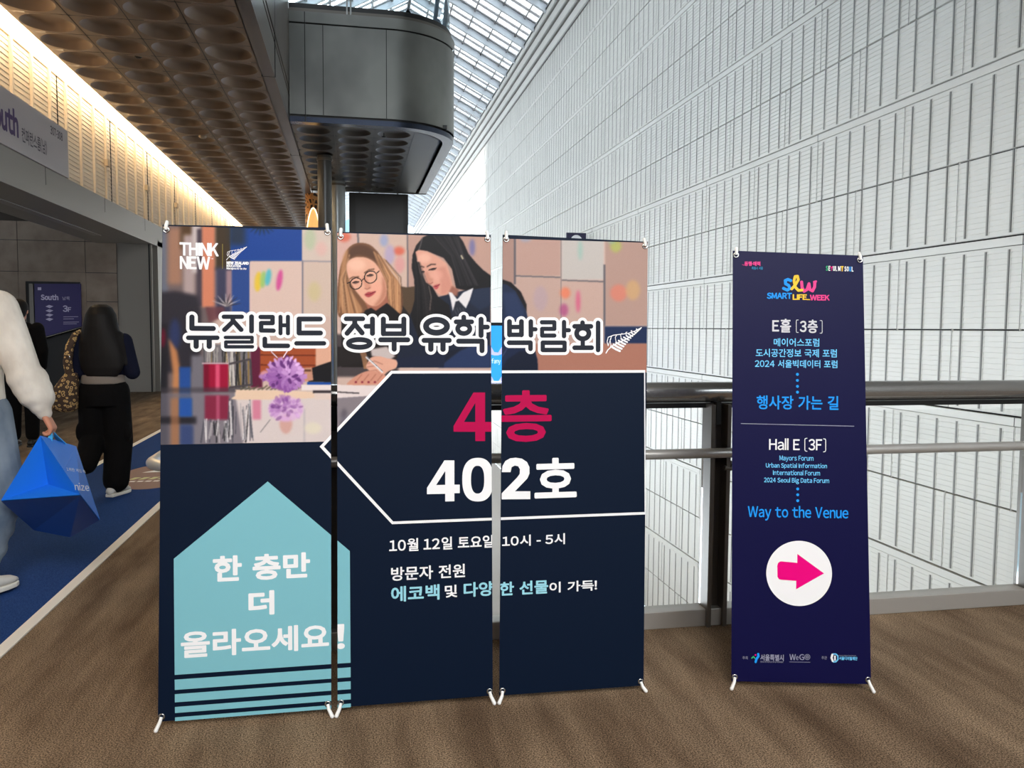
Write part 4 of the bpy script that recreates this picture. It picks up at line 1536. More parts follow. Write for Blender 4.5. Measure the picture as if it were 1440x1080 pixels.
def photo_print(pl, clip, v0, v1, parent, step=0.0021):
    lb, lt, rb, rt = clip
    nx, ny = int((rt[0] - lt[0]) / step) + 1, int((v1 - v0) / step) + 1
    U, V = np.meshgrid(np.linspace(0, 1, nx), np.linspace(v0, v1, ny))
    lo = lb[0] + (V - lb[1]) / (lt[1] - lb[1]) * (lt[0] - lb[0])
    hi = rb[0] + (V - rb[1]) / (rt[1] - rb[1]) * (rt[0] - rb[0])
    U = lo + U * (hi - lo)
    off = np.array(origin_of(parent))
    Pw = pl.o + U[..., None] * pl.u + V[..., None] * pl.v + pl.n * 0.0006
    q = project(Pw.reshape(-1, 3))
    fx = np.clip((q[:, 0] - PX0) * PXS - 0.5, 0, PW - 1.001)
    fy = np.clip((q[:, 1] - PY0) * PXS - 0.5, 0, PH - 1.001)
    i, j = fy.astype(int), fx.astype(int)
    a, b = (fy - i)[:, None], (fx - j)[:, None]
    c = (IMGL[i, j] * (1 - a) * (1 - b) + IMGL[i, j + 1] * (1 - a) * b + IMGL[i + 1, j] * a * (1 - b) + IMGL[i + 1, j + 1] * a * b)
    idx = np.arange(nx * ny).reshape(ny, nx)
    f = np.stack([idx[:-1, :-1], idx[:-1, 1:], idx[1:, 1:], idx[1:, :-1]], -1).reshape(-1, 4)
    me = bpy.data.meshes.new('printed_photo')
    me.vertices.add(nx * ny)
    me.vertices.foreach_set('co', (Pw.reshape(-1, 3) - off).astype(np.float32).ravel())
    me.loops.add(f.size)
    me.loops.foreach_set('vertex_index', f.astype(np.int32).ravel())
    me.polygons.add(len(f))
    me.polygons.foreach_set('loop_start', np.arange(0, f.size, 4, dtype=np.int32))
    me.update()
    ca_ = me.color_attributes.new('print', 'FLOAT_COLOR', 'POINT')
    ca_.data.foreach_set('color', np.concatenate([c, np.ones((len(c), 1))], 1).astype(np.float32).ravel())
    me.materials.append(M_photo)
    me.validate()
    o = bpy.data.objects.new('printed_photo', me)
    COL.objects.link(o)
    o.parent = parent
    return o


# ------------------------------------------------------------------ banner stands


def banner(label, pl, corners, m, grp=None, feet_out=0.02):
    """corners: artwork points TL, TR, BR, BL of the sheet"""
    uv = [pl.uv(*c) for c in corners]
    base = pl.p3(((uv[2][0] + uv[3][0]) / 2, 0))
    base[2] = 0
    t = thing('x_banner_stand', label, 'banner', tuple(base), grp)
    mb = MB()
    f = [pl.p3(q, 0) for q in uv]
    bk = [pl.p3(q, -0.0015) for q in uv]
    mb.add(f + bk, [(0, 1, 2, 3), (7, 6, 5, 4), (0, 4, 5, 1), (1, 5, 6, 2), (2, 6, 7, 3), (3, 7, 4, 0)])
    sh = mb.build('banner_sheet', m, t)
    # carrying stand behind the sheet
    ctr = pl.p3(((uv[2][0] + uv[3][0]) / 2, 0.86), -0.055)
    MB().obox(ctr, pl.u * 0.03, pl.v * 0.05, pl.n * 0.018).build('hub', M_black, t, bevel=0.004)
    for q, dn in zip(uv, (-1, -1, 1, 1)):
        sx = 1 if q[0] > (uv[2][0] + uv[3][0]) / 2 else -1
        g = np.array([q[0] - sx * 0.013, q[1] + dn * 0.018])
        a = pl.p3(g, 0.001)
        MB().tube([ctr, (ctr + a) / 2 - pl.n * 0.012, pl.p3(g + np.array([0, 0.004 * -dn]), -0.012)], 0.0045, n=8).build('stand_arm', M_blackrod, t)
        r = MB()
        ring = [pl.p3(g + 0.0095 * np.array([math.cos(x), math.sin(x)]), 0.002) for x in np.linspace(0, 2 * math.pi, 17)]
        r.tube(ring, 0.003, n=8, caps=False)
        r.build('grommet', M_chrome, t)
        k = MB()
        if dn < 0:
            tip = pl.p3(g + np.array([sx * -0.002, 0.030]), -0.004)
            k.tube([pl.p3(g, 0.006), pl.p3(g + np.array([0, 0.012]), 0.008), tip], [0.0055, 0.0065, 0.0065], n=12)
        else:
            tip = pl.p3(g + np.array([sx * 0.004 + (0.012 if sx > 0 else -0.012), -0.04]), 0.0)
            tip = tip + pl.n * 0.018
            tip[2] = 0.008
            mid = pl.p3(g + np.array([sx * 0.004, -0.016]), 0.012)
            k.tube([pl.p3(g, 0.005), mid, tip], [0.0055, 0.0065, 0.0075], n=12)
            k.ball(tip, 0.0078, n=10, m=6)
        k.build('peg', M_peg, t)
    # rear prop down to the carpet
    foot = np.array([ctr[0], ctr[1] + 0.36, 0.006])
    MB().tube([ctr, foot], 0.006, n=8).tube([foot + (0, -0.012, 0), foot + (0, 0.012, 0)], 0.006, n=8).build('rear_leg', M_blackrod, t)
    return t, sh, uv


def big_plane(lb):
    return Plane(at(*lb, 2, 0.028) * np.array([1, 0, 1]) + np.array([0, 3.035, 0]), (1, 0, 0), (0, 0.062, 1))


def contour_print(mb, pl, loops, off, mi=0, clip=None):
    v, seg = [], []
    for q in loops:
        n = len(v)
        v += [tuple(pl.uv(*p)) for p in q]
        seg += [(n + i, n + (i + 1) % len(q)) for i in range(len(q))]
    v = np.array(v)
    a, b = v.min(0), v.max(0)
    _tc['contour'] = (v, [], seg)
    text_print(mb, pl, 'contour', None, None, off, 0.0, mi, clip, raw=(a, b))


def K5(x, y): return (500 + x * 0.29167, 500 + y * 0.29167)


def sup(cx, cy, rx, ry, n=48, e=0.82):
    f = lambda c: math.copysign(abs(c) ** e, c)
    return [(cx + rx * f(math.cos(t)), cy + ry * f(math.sin(t))) for t in np.linspace(0, 2 * math.pi, n, endpoint=False)]


BG = 'free-standing printed banners'
pl = big_plane((222, 1015))
t1, sh1, uv1 = banner('leftmost navy banner with pale teal arrow house and large white Korean words', pl, ((228.5, 316), (465.5, 320), (466, 996), (222, 1015)), M_navy, BG)
t2, sh2, uv2 = banner('middle navy banner showing two printed women and the number 40', pl, ((474, 326), (690, 330), (693, 978), (474.5, 995)), M_navy, BG)
t3, sh3, uv3 = banner('right navy banner of the joined three, showing a printed leaf and numeral 2', pl, ((707, 330), (911, 340), (905, 964), (702, 978)), M_navy, BG)


def clip_of(uv):
    d = np.array([0.0006, 0])
    return (uv[3] + d, uv[0] + d, uv[2] - d, uv[1] - d)


C1, C2, C3 = clip_of(uv1), clip_of(uv2), clip_of(uv3)
vp = pl.uv(300, 624)[1]
e = 0.001
photo_print(pl, C1, vp, min(uv1[0][1], uv1[1][1]) - 0.004, sh1)
photo_print(pl, C2, pl.uv(500, 610)[1], min(uv2[0][1], uv2[1][1]) - 0.004, sh2)
photo_print(pl, C3, pl.uv(800, 524)[1], min(uv3[0][1], uv3[1][1]) - 0.004, sh3)


def polyclip(pts, lb, lt, rb, rt):
    """cut a sheet-coordinate polygon at the sheet's left and right sides"""
    for (p0, p1), sg in (((lb, lt), 1), ((rb, rt), -1)):
        def dist(a):
            k = (a[1] - p0[1]) / (p1[1] - p0[1])
            return sg * (a[0] - (p0[0] + k * (p1[0] - p0[0])))
        out = []
        for a, b in zip(pts, pts[1:] + pts[:1]):
            da, db = dist(a), dist(b)
            if da >= 0:
                out.append(a)
            if (da >= 0) != (db >= 0):
                k = da / (da - db)
                out.append((a[0] + k * (b[0] - a[0]), a[1] + k * (b[1] - a[1])))
        pts = out
    return pts


# big navy arrow with white outline, in sheet coordinates
vt, vm, vb = pl.uv(700, 521)[1], pl.uv(450, 628)[1], pl.uv(553, 737)[1]
ul, uc = pl.uv(449.5, 628)[0], (pl.uv(548, 520)[0] + pl.uv(553, 737)[0]) / 2
ur = pl.uv(907.5, 620)[0]
OUT = [(ul, vm), (uc, vt), (ur, vt), (ur, vb), (uc, vb)]
wl = 0.0105
kx = 1.45 * wl
INN = [(ul + kx, vm), (uc + 0.45 * wl, vt - wl), (ur - wl * 0.45, vt - wl), (ur - wl * 0.45, vb + wl), (uc + 0.45 * wl, vb + wl)]
for sh, c in ((sh1, C1), (sh2, C2), (sh3, C3)):
    mb = MB()
    poly_print(mb, pl, polyclip(OUT, *c), 0.0012, 0)
    poly_print(mb, pl, polyclip(INN, *c), 0.0018, 1)
    mb.build('printed_arrow', [M_pw, M_navy], sh, recalc=False)
# teal house with stripes under it
va, vs_, vh = pl.uv(376.5, 677)[1], (pl.uv(245, 785)[1] + pl.uv(492, 775.6)[1]) / 2, (pl.uv(244, 949)[1] + pl.uv(492, 932)[1]) / 2
hl, hr, ha = pl.uv(245, 860)[0], pl.uv(492.5, 860)[0], pl.uv(376.5, 677)[0]
HOUSE = [(hl, vh), (hr, vh), (hr, vs_), (ha, va), (hl, vs_)]
vbot = pl.uv(244, 1014)[1]
STR = [(pl.uv(244, a)[1], pl.uv(244, b)[1]) for a, b in ((955.8, 970.3), (976.2, 987.8), (994.2, 1002.8), (1008.8, 1014.2))]
for sh, c in ((sh1, C1), (sh2, C2)):
    mb = MB()
    poly_print(mb, pl, polyclip(HOUSE, *c), 0.0010)
    for a, b in STR:
        poly_print(mb, pl, polyclip([(hl, b), (hr, b), (hr, a), (hl, a)], *c), 0.0010)
    mb.build('printed_house_arrow', M_pteal, sh, recalc=False)

# title: rounded pen strokes, white outline under charcoal
def T1(w, *p): return ([(240 + x / 6, 420 + y / 6) for x, y in p], w / 6)
def T2(w, *p): return ([Z8(x, y) for x, y in p], w * 0.19444)
def T3(w, *p): return ([(690 + x * 0.1597, 420 + y * 0.1597) for x, y in p], w * 0.1597)


S_1 = [T1(44, (180, 155), (180, 250), (360, 252)), T1(40, (150, 330), (393, 330)), T1(44, (216, 335), (216, 403)), T1(44, (326, 335), (326, 403)),
       T1(38, (450, 153), (600, 153)), T1(40, (525, 155), (525, 195), (455, 262)), T1(40, (535, 195), (595, 262)), T1(40, (683, 152), (683, 274)),
       T1(30, (463, 327), (687, 327), (687, 366), (466, 366), (466, 406), (690, 406)),
       T1(38, (760, 155), (860, 155), (860, 206), (764, 206), (764, 268), (868, 270)), T1(34, (927, 153), (927, 293)), T1(34, (990, 153), (990, 293)), T1(34, (927, 225), (990, 225)),
       T1(40, (795, 340), (795, 398), (988, 398)),
       T1(42, (1262, 172), (1084, 172), (1084, 290), (1264, 290)), T1(38, (1062, 377), (1294, 377))]
S_2 = [T2(34, (35, 660), (155, 660)), T2(36, (97, 662), (97, 700), (42, 765)), T2(36, (104, 706), (150, 762)), T2(36, (225, 662), (225, 765)), T2(34, (178, 714), (225, 714)),
       T2(36, *arc(130, 838, 78, 28)),
       T2(36, (304, 662), (304, 768)), T2(36, (452, 662), (452, 768)), T2(34, (304, 712), (452, 712)), T2(34, (304, 768), (452, 768)), T2(36, (285, 812), (480, 812)), T2(36, (382, 815), (382, 880)),
       T2(42, *arc(688, 714, 76, 47)), T2(36, (598, 816), (780, 816)), T2(38, (647, 820), (647, 880)), T2(38, (735, 820), (735, 880)),
       T2(34, (885, 648), (885, 660)), T2(34, (830, 682), (942, 682)), T2(34, *arc(885, 732, 44, 34)), T2(36, (1010, 664), (1010, 780)), T2(34, (1010, 720), (1056, 720)), T2(36, (848, 822), (1017, 822), (1017, 890))]
S_3 = [T3(42, (165, 202), (165, 318)), T3(42, (270, 202), (270, 318)), T3(38, (165, 250), (270, 250)), T3(38, (165, 318), (270, 318)), T3(40, (353, 202), (353, 322)), T3(36, (353, 270), (394, 270)), T3(40, (162, 388), (350, 388), (350, 442)),
       T3(36, (450, 208), (560, 208), (560, 266), (452, 266), (452, 325), (560, 325)), T3(38, (645, 207), (645, 330)), T3(36, (645, 278), (688, 278)), T3(38, (458, 388), (650, 388), (650, 452), (458, 452), (458, 388)),
       T3(40, (808, 212), (808, 226)), T3(40, (738, 244), (882, 244)), T3(42, *arc(810, 306, 54, 48)), T3(38, (810, 360), (810, 422)), T3(40, (738, 432), (888, 432)), T3(40, (945, 214), (945, 452))]
for sh, S, c in ((sh1, S_1, C1), (sh2, S_2, C2), (sh3, S_3, C3)):
    mb = MB()
    stroke_print(mb, pl, S, 0.0012, grow=0.0112, mi=0, clip=c)
    stroke_print(mb, pl, S, 0.0018, mi=1, clip=c)
    mb.build('printed_title', [M_pw, M_pdark], sh, recalc=False)


def fern(mb, pl, f, off, h, mi=0):
    """leaf emblem; f maps its own drawing coordinates to artwork points"""
    st = [(1015, 478), (1032, 450), (1070, 415), (1130, 385), (1200, 352), (1270, 308), (1325, 256)]
    S = [([f(*p) for p in st], 1.5 * h), ([f(*p) for p in [(1034, 414), (1024, 380), (1034, 340), (1080, 322), (1140, 314), (1210, 306), (1270, 285), (1325, 256)]], 1.1 * h)]
    n = 12
    for i in range(n):
        k = i / (n - 1)
        bx, by = 1060 + 245 * k, 420 - 150 * k - 12 * math.sin(k * 3.1)
        ln = 88 * (1 - k) + 10
        S.append(([f(bx, by), f(bx + ln * 0.42, by + ln * 0.26), f(bx + ln * 0.78, by + ln * 0.42)], (2.9 - 1.9 * k) * h))
        if i % 2 == 0:
            ty = 322 - 62 * k
            S.append(([f(bx, by), f(bx - 10 * (1 - k), (by + ty) / 2 - 8), f(bx + 6, ty + 6)], 0.9 * h))
    S.append(([f(1034, 414), f(1046, 380), f(1060, 350)], 0.8 * h))
    stroke_print(mb, pl, S, off, mi=mi, h=0.0006)


mb = MB()
fern(mb, pl, lambda x, y: (690 + x * 0.1597, 420 + y * 0.1597), 0.0014, 1.0)
mb.build('printed_leaf_emblem', M_pw, sh3, recalc=False)
mb = MB()
fern(mb, pl, lambda x, y: (318.3 + (x - 1012) * 0.0915, 347.2 + (y - 256) * 0.083), 0.0012, 0.55)
text_print(mb, pl, 'THINK', (252.6, 359.4), (307.4, 342), 0.0012, 0.0020)
text_print(mb, pl, 'NEW', (253, 378.4), (295.6, 361), 0.0012, 0.0020)
text_print(mb, pl, 'TM', (296.5, 365), (300, 363), 0.0012)
text_print(mb, pl, 'NEW ZEALAND', (318.6, 371.8), (350, 368.2), 0.0012, 0.0010, h=0.0006)
text_print(mb, pl, 'EDUCATION', (318.6, 375.5), (338.8, 372.6), 0.0012, 0.0007, h=0.0006)
text_print(mb, pl, 'Manapou ki te Ao', (318.6, 379.6), (346.6, 376.2), 0.0012, 0.0004, h=0.0005)
poly_print(mb, pl, [pl.uv(312.6, 378), pl.uv(313.4, 378), pl.uv(313.4, 343), pl.uv(312.6, 343)], 0.0012, 1)
mb.build('printed_logo', [M_pw, M_polive], sh1, recalc=False)

mb = MB()
text_print(mb, pl, '한 층만', (299.5, 819), (436, 776), 0.0016, 0.0036, clip=C1)
text_print(mb, pl, '더', (349.5, 866), (385.8, 829.5), 0.0016, 0.0042, clip=C1)
text_print(mb, pl, '올라오세요', (254.5, 926), (462.5, 876), 0.0016, 0.0030, clip=C1)
mb.build('printed_lettering', M_pw, sh1, recalc=False)
mb = MB()
text_print(mb, pl, '!', (473.5, 913), (484.8, 877), 0.0016, 0.0035, clip=C2)
contour_print(mb, pl, [[K5(*p) for p in q] for q in ([(344, 638), (428, 505), (476, 505), (476, 622), (502, 622), (502, 663), (476, 663), (476, 702), (432, 703), (432, 666), (344, 668)], [(388, 624), (432, 623), (432, 556)], sup(589, 598, 75, 105), sup(588, 598, 32, 67))], 0.0024, 0, C2)
text_print(mb, pl, '10월 12일 토요일', (547.3, 776.3), (693.5, 752), 0.0016, 0.0011, clip=C2)
text_print(mb, pl, '방문자 전원', (550, 817), (653.8, 792.6), 0.0016, 0.0011, clip=C2)
text_print(mb, pl, '및', (625.5, 840.5), (642.8, 822), 0.0016, 0.0011, clip=C2)
contour_print(mb, pl, [[K5(*p) for p in q] for q in ([(472, 340), (568, 178), (624, 178), (624, 320), (660, 320), (660, 367), (624, 367), (624, 412), (577, 412), (577, 367), (472, 367)], [(522, 320), (577, 320), (577, 228)])], 0.0024, 1, C2)
text_print(mb, pl, '에코백', (550, 846.8), (618, 821.2), 0.0016, 0.0017, mi=2, clip=C2)
text_print(mb, pl, '다양', (652, 839.8), (693.5, 817), 0.0016, 0.0017, mi=2, clip=C2)
mb.build('printed_lettering', [M_pw, M_pcrim, M_pcyan], sh2, recalc=False)
mb = MB()
contour_print(mb, pl, [[K5(*p) for p in [(704, 562), (708, 532), (722, 508), (745, 495), (772, 492), (802, 497), (826, 513), (838, 538), (838, 568), (828, 592), (768, 654), (842, 654), (842, 692), (704, 693), (704, 664), (778, 588), (791, 570), (792, 548), (783, 533), (767, 530), (752, 538), (747, 562)]]], 0.0024, 0, C3)
text_print(mb, pl, '호', (751.5, 701), (810.5, 643), 0.0024, 0.0050, clip=C3)
text_print(mb, pl, '10시 - 5시', (706, 769), (794.3, 749.6), 0.0016, 0.0011, clip=C3)
text_print(mb, pl, '이 가득!', (772.5, 833.8), (839.3, 815), 0.0016, 0.0011, clip=C3)
text_print(mb, pl, '층', (703.5, 622), (775.3, 548.5), 0.0024, 0.0052, mi=1, clip=C3)
text_print(mb, pl, '한 선물', (702.5, 838), (770.8, 815), 0.0016, 0.0017, mi=2, clip=C3)
mb.build('printed_lettering', [M_pw, M_pcrim, M_pcyan], sh3, recalc=False)

# ---- separate indigo banner
bl, br = at(1028.5, 958, 2, 0.03), at(1225, 962, 2, 0.03)
ps = Plane(bl, br - bl, (0.02, 0.075, 1))
t4, sh4, uv4 = banner('separate indigo banner with a pink arrow in a white circle, beside the railing', ps, ((1030.5, 352.5), (1213.5, 359.5), (1225, 962), (1028.5, 958)), M_slw, BG)
mb = MB()
def N7(x, y): return (1010 + x * 0.2037, 340 + y * 0.2037)
def N4(x, y): return (1010 + x * 0.2037, 560 + y * 0.2037)
def N5(x, y): return (1010 + x * 0.2222, 740 + y * 0.2222)
P = [M_pw, M_pgrey, M_psky, M_pblue, M_ppink, M_prose, M_pyel, M_pgreen, M_pteal2, M_pdim]
W_, G_, SKb, BL, PK, RS_, YL, GR, TL, DM = range(10)
Q = 0.0016
text_print(mb, ps, '동행·매력', N7(180, 167), N7(290, 136), Q, 0.0007, RS_, h=0.0006)
stroke_print(mb, ps, [([N7(166, 158), N7(178, 162), N7(196, 156)], 0.6)], Q, mi=RS_, h=0.0006)
text_print(mb, ps, '특별시 서울', N7(230, 193), N7(308, 172), Q, 0.0004, TL, h=0.0006)
xs_ = [742, 762, 776, 794, 812, 828, 842, 866, 884, 898, 916, 934]
for s, x0, x1, c in (('S', 742, 757, GR), ('E', 760, 773, W_), ('U', 791, 806, W_), ('L', 808, 819, W_), ('M', 826, 844, W_), ('S', 870, 884, W_), ('O', 886, 901, W_), ('U', 903, 917, BL), ('L', 920, 933, W_)):
    yo = (x0 - 742) * 0.035
    text_print(mb, ps, s, N7(x0, 200 + yo), N7(x1, 166 + yo), Q, 0.0008, c, h=0.0006)
stroke_print(mb, ps, [([N7(776, 172), N7(782, 182), N7(788, 172)], 1.2), ([N7(782, 182), N7(782, 200)], 0.8)], Q, mi=PK, h=0.0006)
stroke_print(mb, ps, [([N7(848, 172), N7(862, 172)], 1.4), ([N7(855, 174), N7(855, 192)], 1.6)], Q, mi=YL, h=0.0006)
stroke_print(mb, ps, [([N7(855, 200), N7(855, 201)], 1.6)], Q, mi=YL, h=0.0006)
stroke_print(mb, ps, [([N7(x, y) for x, y in ((500, 268), (480, 260), (462, 268), (464, 290), (486, 302), (494, 322), (476, 334), (450, 322))], 4.2)], Q, mi=BL)
stroke_print(mb, ps, [([N7(x, y) for x, y in ((575, 278), (578, 316), (592, 342), (612, 330), (626, 290), (632, 330), (650, 340), (664, 312), (666, 280))], 4.2), ([N7(660, 278), N7(674, 274)], 3)], Q, mi=RS_)
stroke_print(mb, ps, [([N7(x, y) for x, y in ((506, 326), (530, 300), (552, 262), (546, 238), (530, 240), (522, 270), (530, 312), (552, 336), (578, 334))], 3.8)], Q + 0.0006, mi=YL)
text_print(mb, ps, 'SMART', N7(335, 394), N7(508, 352), Q, 0.0013, BL)
text_print(mb, ps, 'LIFE', N7(513, 401), N7(612, 363), Q, 0.0013, YL)
stroke_print(mb, ps, [([N7(600, 398), N7(632, 400)], 1.3)], Q, mi=YL)
text_print(mb, ps, 'WEEK', N7(632, 405), N7(768, 367), Q, 0.0013, RS_)
text_print(mb, ps, 'E홀', N7(372, 626), N7(502, 532), Q, 0.0013, G_)
text_print(mb, ps, '3층', N7(562, 630), N7(686, 538), Q, 0.0013, G_)
stroke_print(mb, ps, [([N7(552, 540), N7(541, 540), N7(538, 548), N7(538, 618), N7(541, 626), N7(552, 626)], 0.9), ([N7(702, 544), N7(714, 544), N7(717, 552), N7(717, 622), N7(714, 631), N7(702, 631)], 0.9)], Q, mi=G_)
text_print(mb, ps, '메이어스포럼', N7(382, 722), N7(697, 668), Q, 0.0006, SKb)
text_print(mb, ps, '도시공간정보 국제 포럼', N7(258, 795), N7(818, 742), Q, 0.0006, SKb)
text_print(mb, ps, '2024 서울빅데이터 포럼', N7(252, 868), N7(822, 818), Q, 0.0006, SKb)
for x, y in ((546, 915), (546, 957), (546, 998), (546, 1038)):
    stroke_print(mb, ps, [([N7(x, y), N7(x + 0.1, y)], 4)], Q, mi=BL)
text_print(mb, ps, '행사장 가는 길', (1063.8, 575.5), (1179, 557), Q, 0.0010, BL)
stroke_print(mb, ps, [([(1042, 595.6), (1200.6, 599.3)], 0.9)], Q, mi=DM)
text_print(mb, ps, 'Hall E', N4(350, 357), N4(562, 278), Q, 0.0008, W_)
text_print(mb, ps, '3F', N4(622, 360), N4(716, 282), Q, 0.0008, W_)
stroke_print(mb, ps, [([N4(612, 276), N4(600, 278), N4(597, 286), N4(597, 356), N4(601, 364), N4(612, 366)], 1.1), ([N4(726, 280), N4(738, 282), N4(741, 290), N4(741, 360), N4(737, 368), N4(726, 370)], 1.1)], Q, mi=W_)
text_print(mb, ps, 'Mayors Forum', N4(422, 439), N4(657, 398), Q, 0.0004, SKb, h=0.0007)
text_print(mb, ps, 'Urban Spatial Information', N4(328, 487), N4(750, 450), Q, 0.0004, SKb, h=0.0007)
text_print(mb, ps, 'International Forum', N4(377, 530), N4(702, 499), Q, 0.0004, SKb, h=0.0007)
text_print(mb, ps, '2024 Seoul Big Data Forum', N4(315, 590), N4(765, 551), Q, 0.0004, SKb, h=0.0007)
for y in (626, 666, 707):
    stroke_print(mb, ps, [([N4(548, y), N4(548.1, y)], 4)], Q, mi=BL)
text_print(mb, ps, 'Way to the Venue', N4(203, 842), N4(898, 748), Q, 0.0008, BL)
cu = ps.uv(*N5(511, 298))
ru = 0.5 * (ps.uv(*N5(719, 298))[0] - ps.uv(*N5(303, 298))[0])
poly_print(mb, ps, [(cu[0] + ru * math.cos(a), cu[1] + ru * math.sin(a)) for a in np.linspace(0, 2 * math.pi, 72, endpoint=False)], Q, W_)
poly_print(mb, ps, [ps.uv(*N5(x, y)) for x, y in ((373, 250), (378, 232), (390, 223), (402, 222), (499, 231), (500, 175), (668, 298), (492, 398), (493, 345), (398, 338), (384, 334), (374, 320))], Q + 0.0006, PK)
text_print(mb, ps, '주최', N5(153, 842), N5(186, 822), Q, 0.0, DM)
text_print(mb, ps, '주관', N5(653, 842), N5(687, 822), Q, 0.0, DM)
stroke_print(mb, ps, [([N5(236, 858), N5(242, 838), N5(254, 822), N5(252, 808)], 3.2)], Q, mi=BL, h=0.0006)
stroke_print(mb, ps, [([N5(212, 834), N5(222, 824), N5(232, 836)], 1.6)], Q, mi=GR, h=0.0006)
stroke_print(mb, ps, [([N5(235, 814), N5(235.2, 814)], 2.4)], Q, mi=PK, h=0.0006)
text_print(mb, ps, '서울특별시', N5(266, 850), N5(414, 812), Q, 0.0006, DM, h=0.0007)
text_print(mb, ps, 'SEOUL METROPOLITAN GOVERNMENT', N5(266, 861), N5(412, 855), Q, 0.0, DM)
text_print(mb, ps, 'W', N5(450, 846), N5(490, 809), Q, 0.0005, DM, h=0.0007)
text_print(mb, ps, 'e', N5(491, 846), N5(508, 822), Q, 0.0002, DM, h=0.0007)
text_print(mb, ps, 'G', N5(512, 846), N5(543, 809), Q, 0.0005, DM, h=0.0007)
for r_ in (17, 10, 4):
    stroke_print(mb, ps, [([N5(*p) for p in arc(563, 827, r_, r_, 24)], 0.6)], Q, mi=DM, h=0.0006)
stroke_print(mb, ps, [([N5(450, 858), N5(580, 860)], 0.5)], Q, mi=DM, h=0.0006)
stroke_print(mb, ps, [([N5(722, 812), N5(716, 832), N5(724, 852)], 3.0), ([N5(738, 822), N5(738, 846)], 2.2)], Q, mi=W_, h=0.0006)
stroke_print(mb, ps, [([N5(x, y) for x, y in ((726, 808), (744, 808), (756, 820), (757, 842), (744, 857), (728, 858))], 1.8)], Q, mi=SKb, h=0.0006)
text_print(mb, ps, '서울디지털재단', N5(764, 846), N5(880, 826), Q, 0.0004, SKb, h=0.0006)
text_print(mb, ps, 'Seoul Digital Foundation', N5(764, 822), N5(872, 815), Q, 0.0, DM)
mb.build('printed_lettering', P, sh4, recalc=False)

# ------------------------------------------------------------------ signs on the left
SXX = -4.29
a_, b_2 = at(95, 184, 0, SXX), at(95, 250, 0, SXX)
zT, zB = a_[2] + 0.0, b_2[2]
t = thing('wall_sign', 'large pale grey hall sign lettered in purple on the ribbed wall above the opening', 'sign', (SXX, 10, zB))
MB().box(-4.50, SXX, 8.6, a_[1], zB, zT).build('sign_board', mat('sign_grey', (176, 170, 172), rough=0.45), t, bevel=0.008)
pg = Plane((SXX + 0.002, a_[1], zB), (0, 1, 0), (0, 0, 1))
mb = MB()
M_sp = mat('sign_purple', (62, 36, 92), rough=0.5)
M_sk = mat('sign_dark', (70, 62, 74), rough=0.5)
# "South": only its last letters are inside the frame
u1 = pg.uv(26.5, 194)
u0 = pg.uv(2, 182)
hh = pg.uv(26, 157)[1] - pg.uv(26, 195)[1]
lo = pg.uv(26, 195)[1]
def raw_text(s, ua, ub, va, vb, bold, mi):
    v, f, seg = glyphs(s)
    text_print(mb, pg, s, None, None, 0.0, bold, mi, None, h=0.004, raw=(np.array([ua, va]), np.array([ub, vb])))
wd = (u1[0] - u0[0])
raw_text('South', u1[0] - wd * 1.72, u1[0], lo, lo + hh, 0.016, 0)
q0, q1 = pg.uv(31, 200), pg.uv(66, 210)
raw_text('컨퍼런스룸(남)', q0[0], q1[0], pg.uv(48, 208)[1] - 0.01, pg.uv(48, 190)[1] + 0.02, 0.003, 1)
q0, q1 = pg.uv(71, 190), pg.uv(88, 195)
raw_text('307-308', q0[0], q1[0], pg.uv(80, 193)[1] - 0.01, pg.uv(80, 183)[1] + 0.01, 0.003, 1)
mb.build('sign_lettering', [M_sp, M_sk], t, recalc=False)

for i, (px, py, lab) in enumerate(((149.5, 229.5, 'small beige box on a wall rib, the one nearest the big hall sign'), (205.5, 264.5, 'small beige box on a wall rib, midway along the ribbed wall'), (247, 289, 'small beige box on a wall rib, farthest from the hall sign'))):
    c = at(px, py, 0, RX + 0.06)
    t = thing('junction_box', lab, 'box', (RX + 0.045, c[1], c[2]), 'small boxes on the ribbed wall')
    MB().box(RX + 0.046, RX + 0.11, c[1] - 0.09, c[1] + 0.09, c[2] - 0.06, c[2] + 0.06).build('case', mat('box_beige', (190, 168, 140), rough=0.5), t, bevel=0.005)
    MB().tube([(RX + 0.055, c[1] + 0.01, c[2] - 0.05), (RX + 0.055, c[1] + 0.01, 3.5)], 0.012, n=8).build('conduit', M_ribl, t)

# purple directory sign in front of the louvred door
SY = TY - 0.06
cs = [at(x, y, 1, SY) for x, y in ((48, 399), (113, 399), (114.5, 459), (50, 477))]
t = thing('directory_sign', 'dark purple directory sign with slanted foot and floor diagram by the louvred door', 'sign', (cs[0][0], SY, cs[3][2]))
mb = MB()
f4 = [tuple(c) for c in cs]
mb.add(f4 + [(x, y + 0.05, z) for x, y, z in f4], [(0, 3, 2, 1), (4, 5, 6, 7), (0, 1, 5, 4), (1, 2, 6, 5), (2, 3, 7, 6), (3, 0, 4, 7)])
mb.build('sign_panel', mat('sign_violet', (36, 24, 88), rough=0.4, emit=lin((30, 18, 84)), estr=0.08), t)
MB().tube([cs[3] + (0, -0.005, -0.02), cs[2] + (0, -0.005, -0.02)], 0.022, n=8).build('edge_strip', M_steel, t)
MB().box(cs[0][0] - 0.10, cs[0][0] - 0.02, SY - 0.01, TY + 0.05, 0, cs[0][2]).build('side_post', M_dsteel, t)
pd_ = Plane(cs[3] + (0, -0.012, 0), (1, 0, 0), (0, 0, 1))
mb = MB()
M_sl = mat('sign_pale', (178, 172, 200), rough=0.5, emit=lin((150, 145, 180)), estr=0.12)
text_print(mb, pd_, 'South', (57.5, 422), (82, 414), 0.0, 0.006, h=0.004)
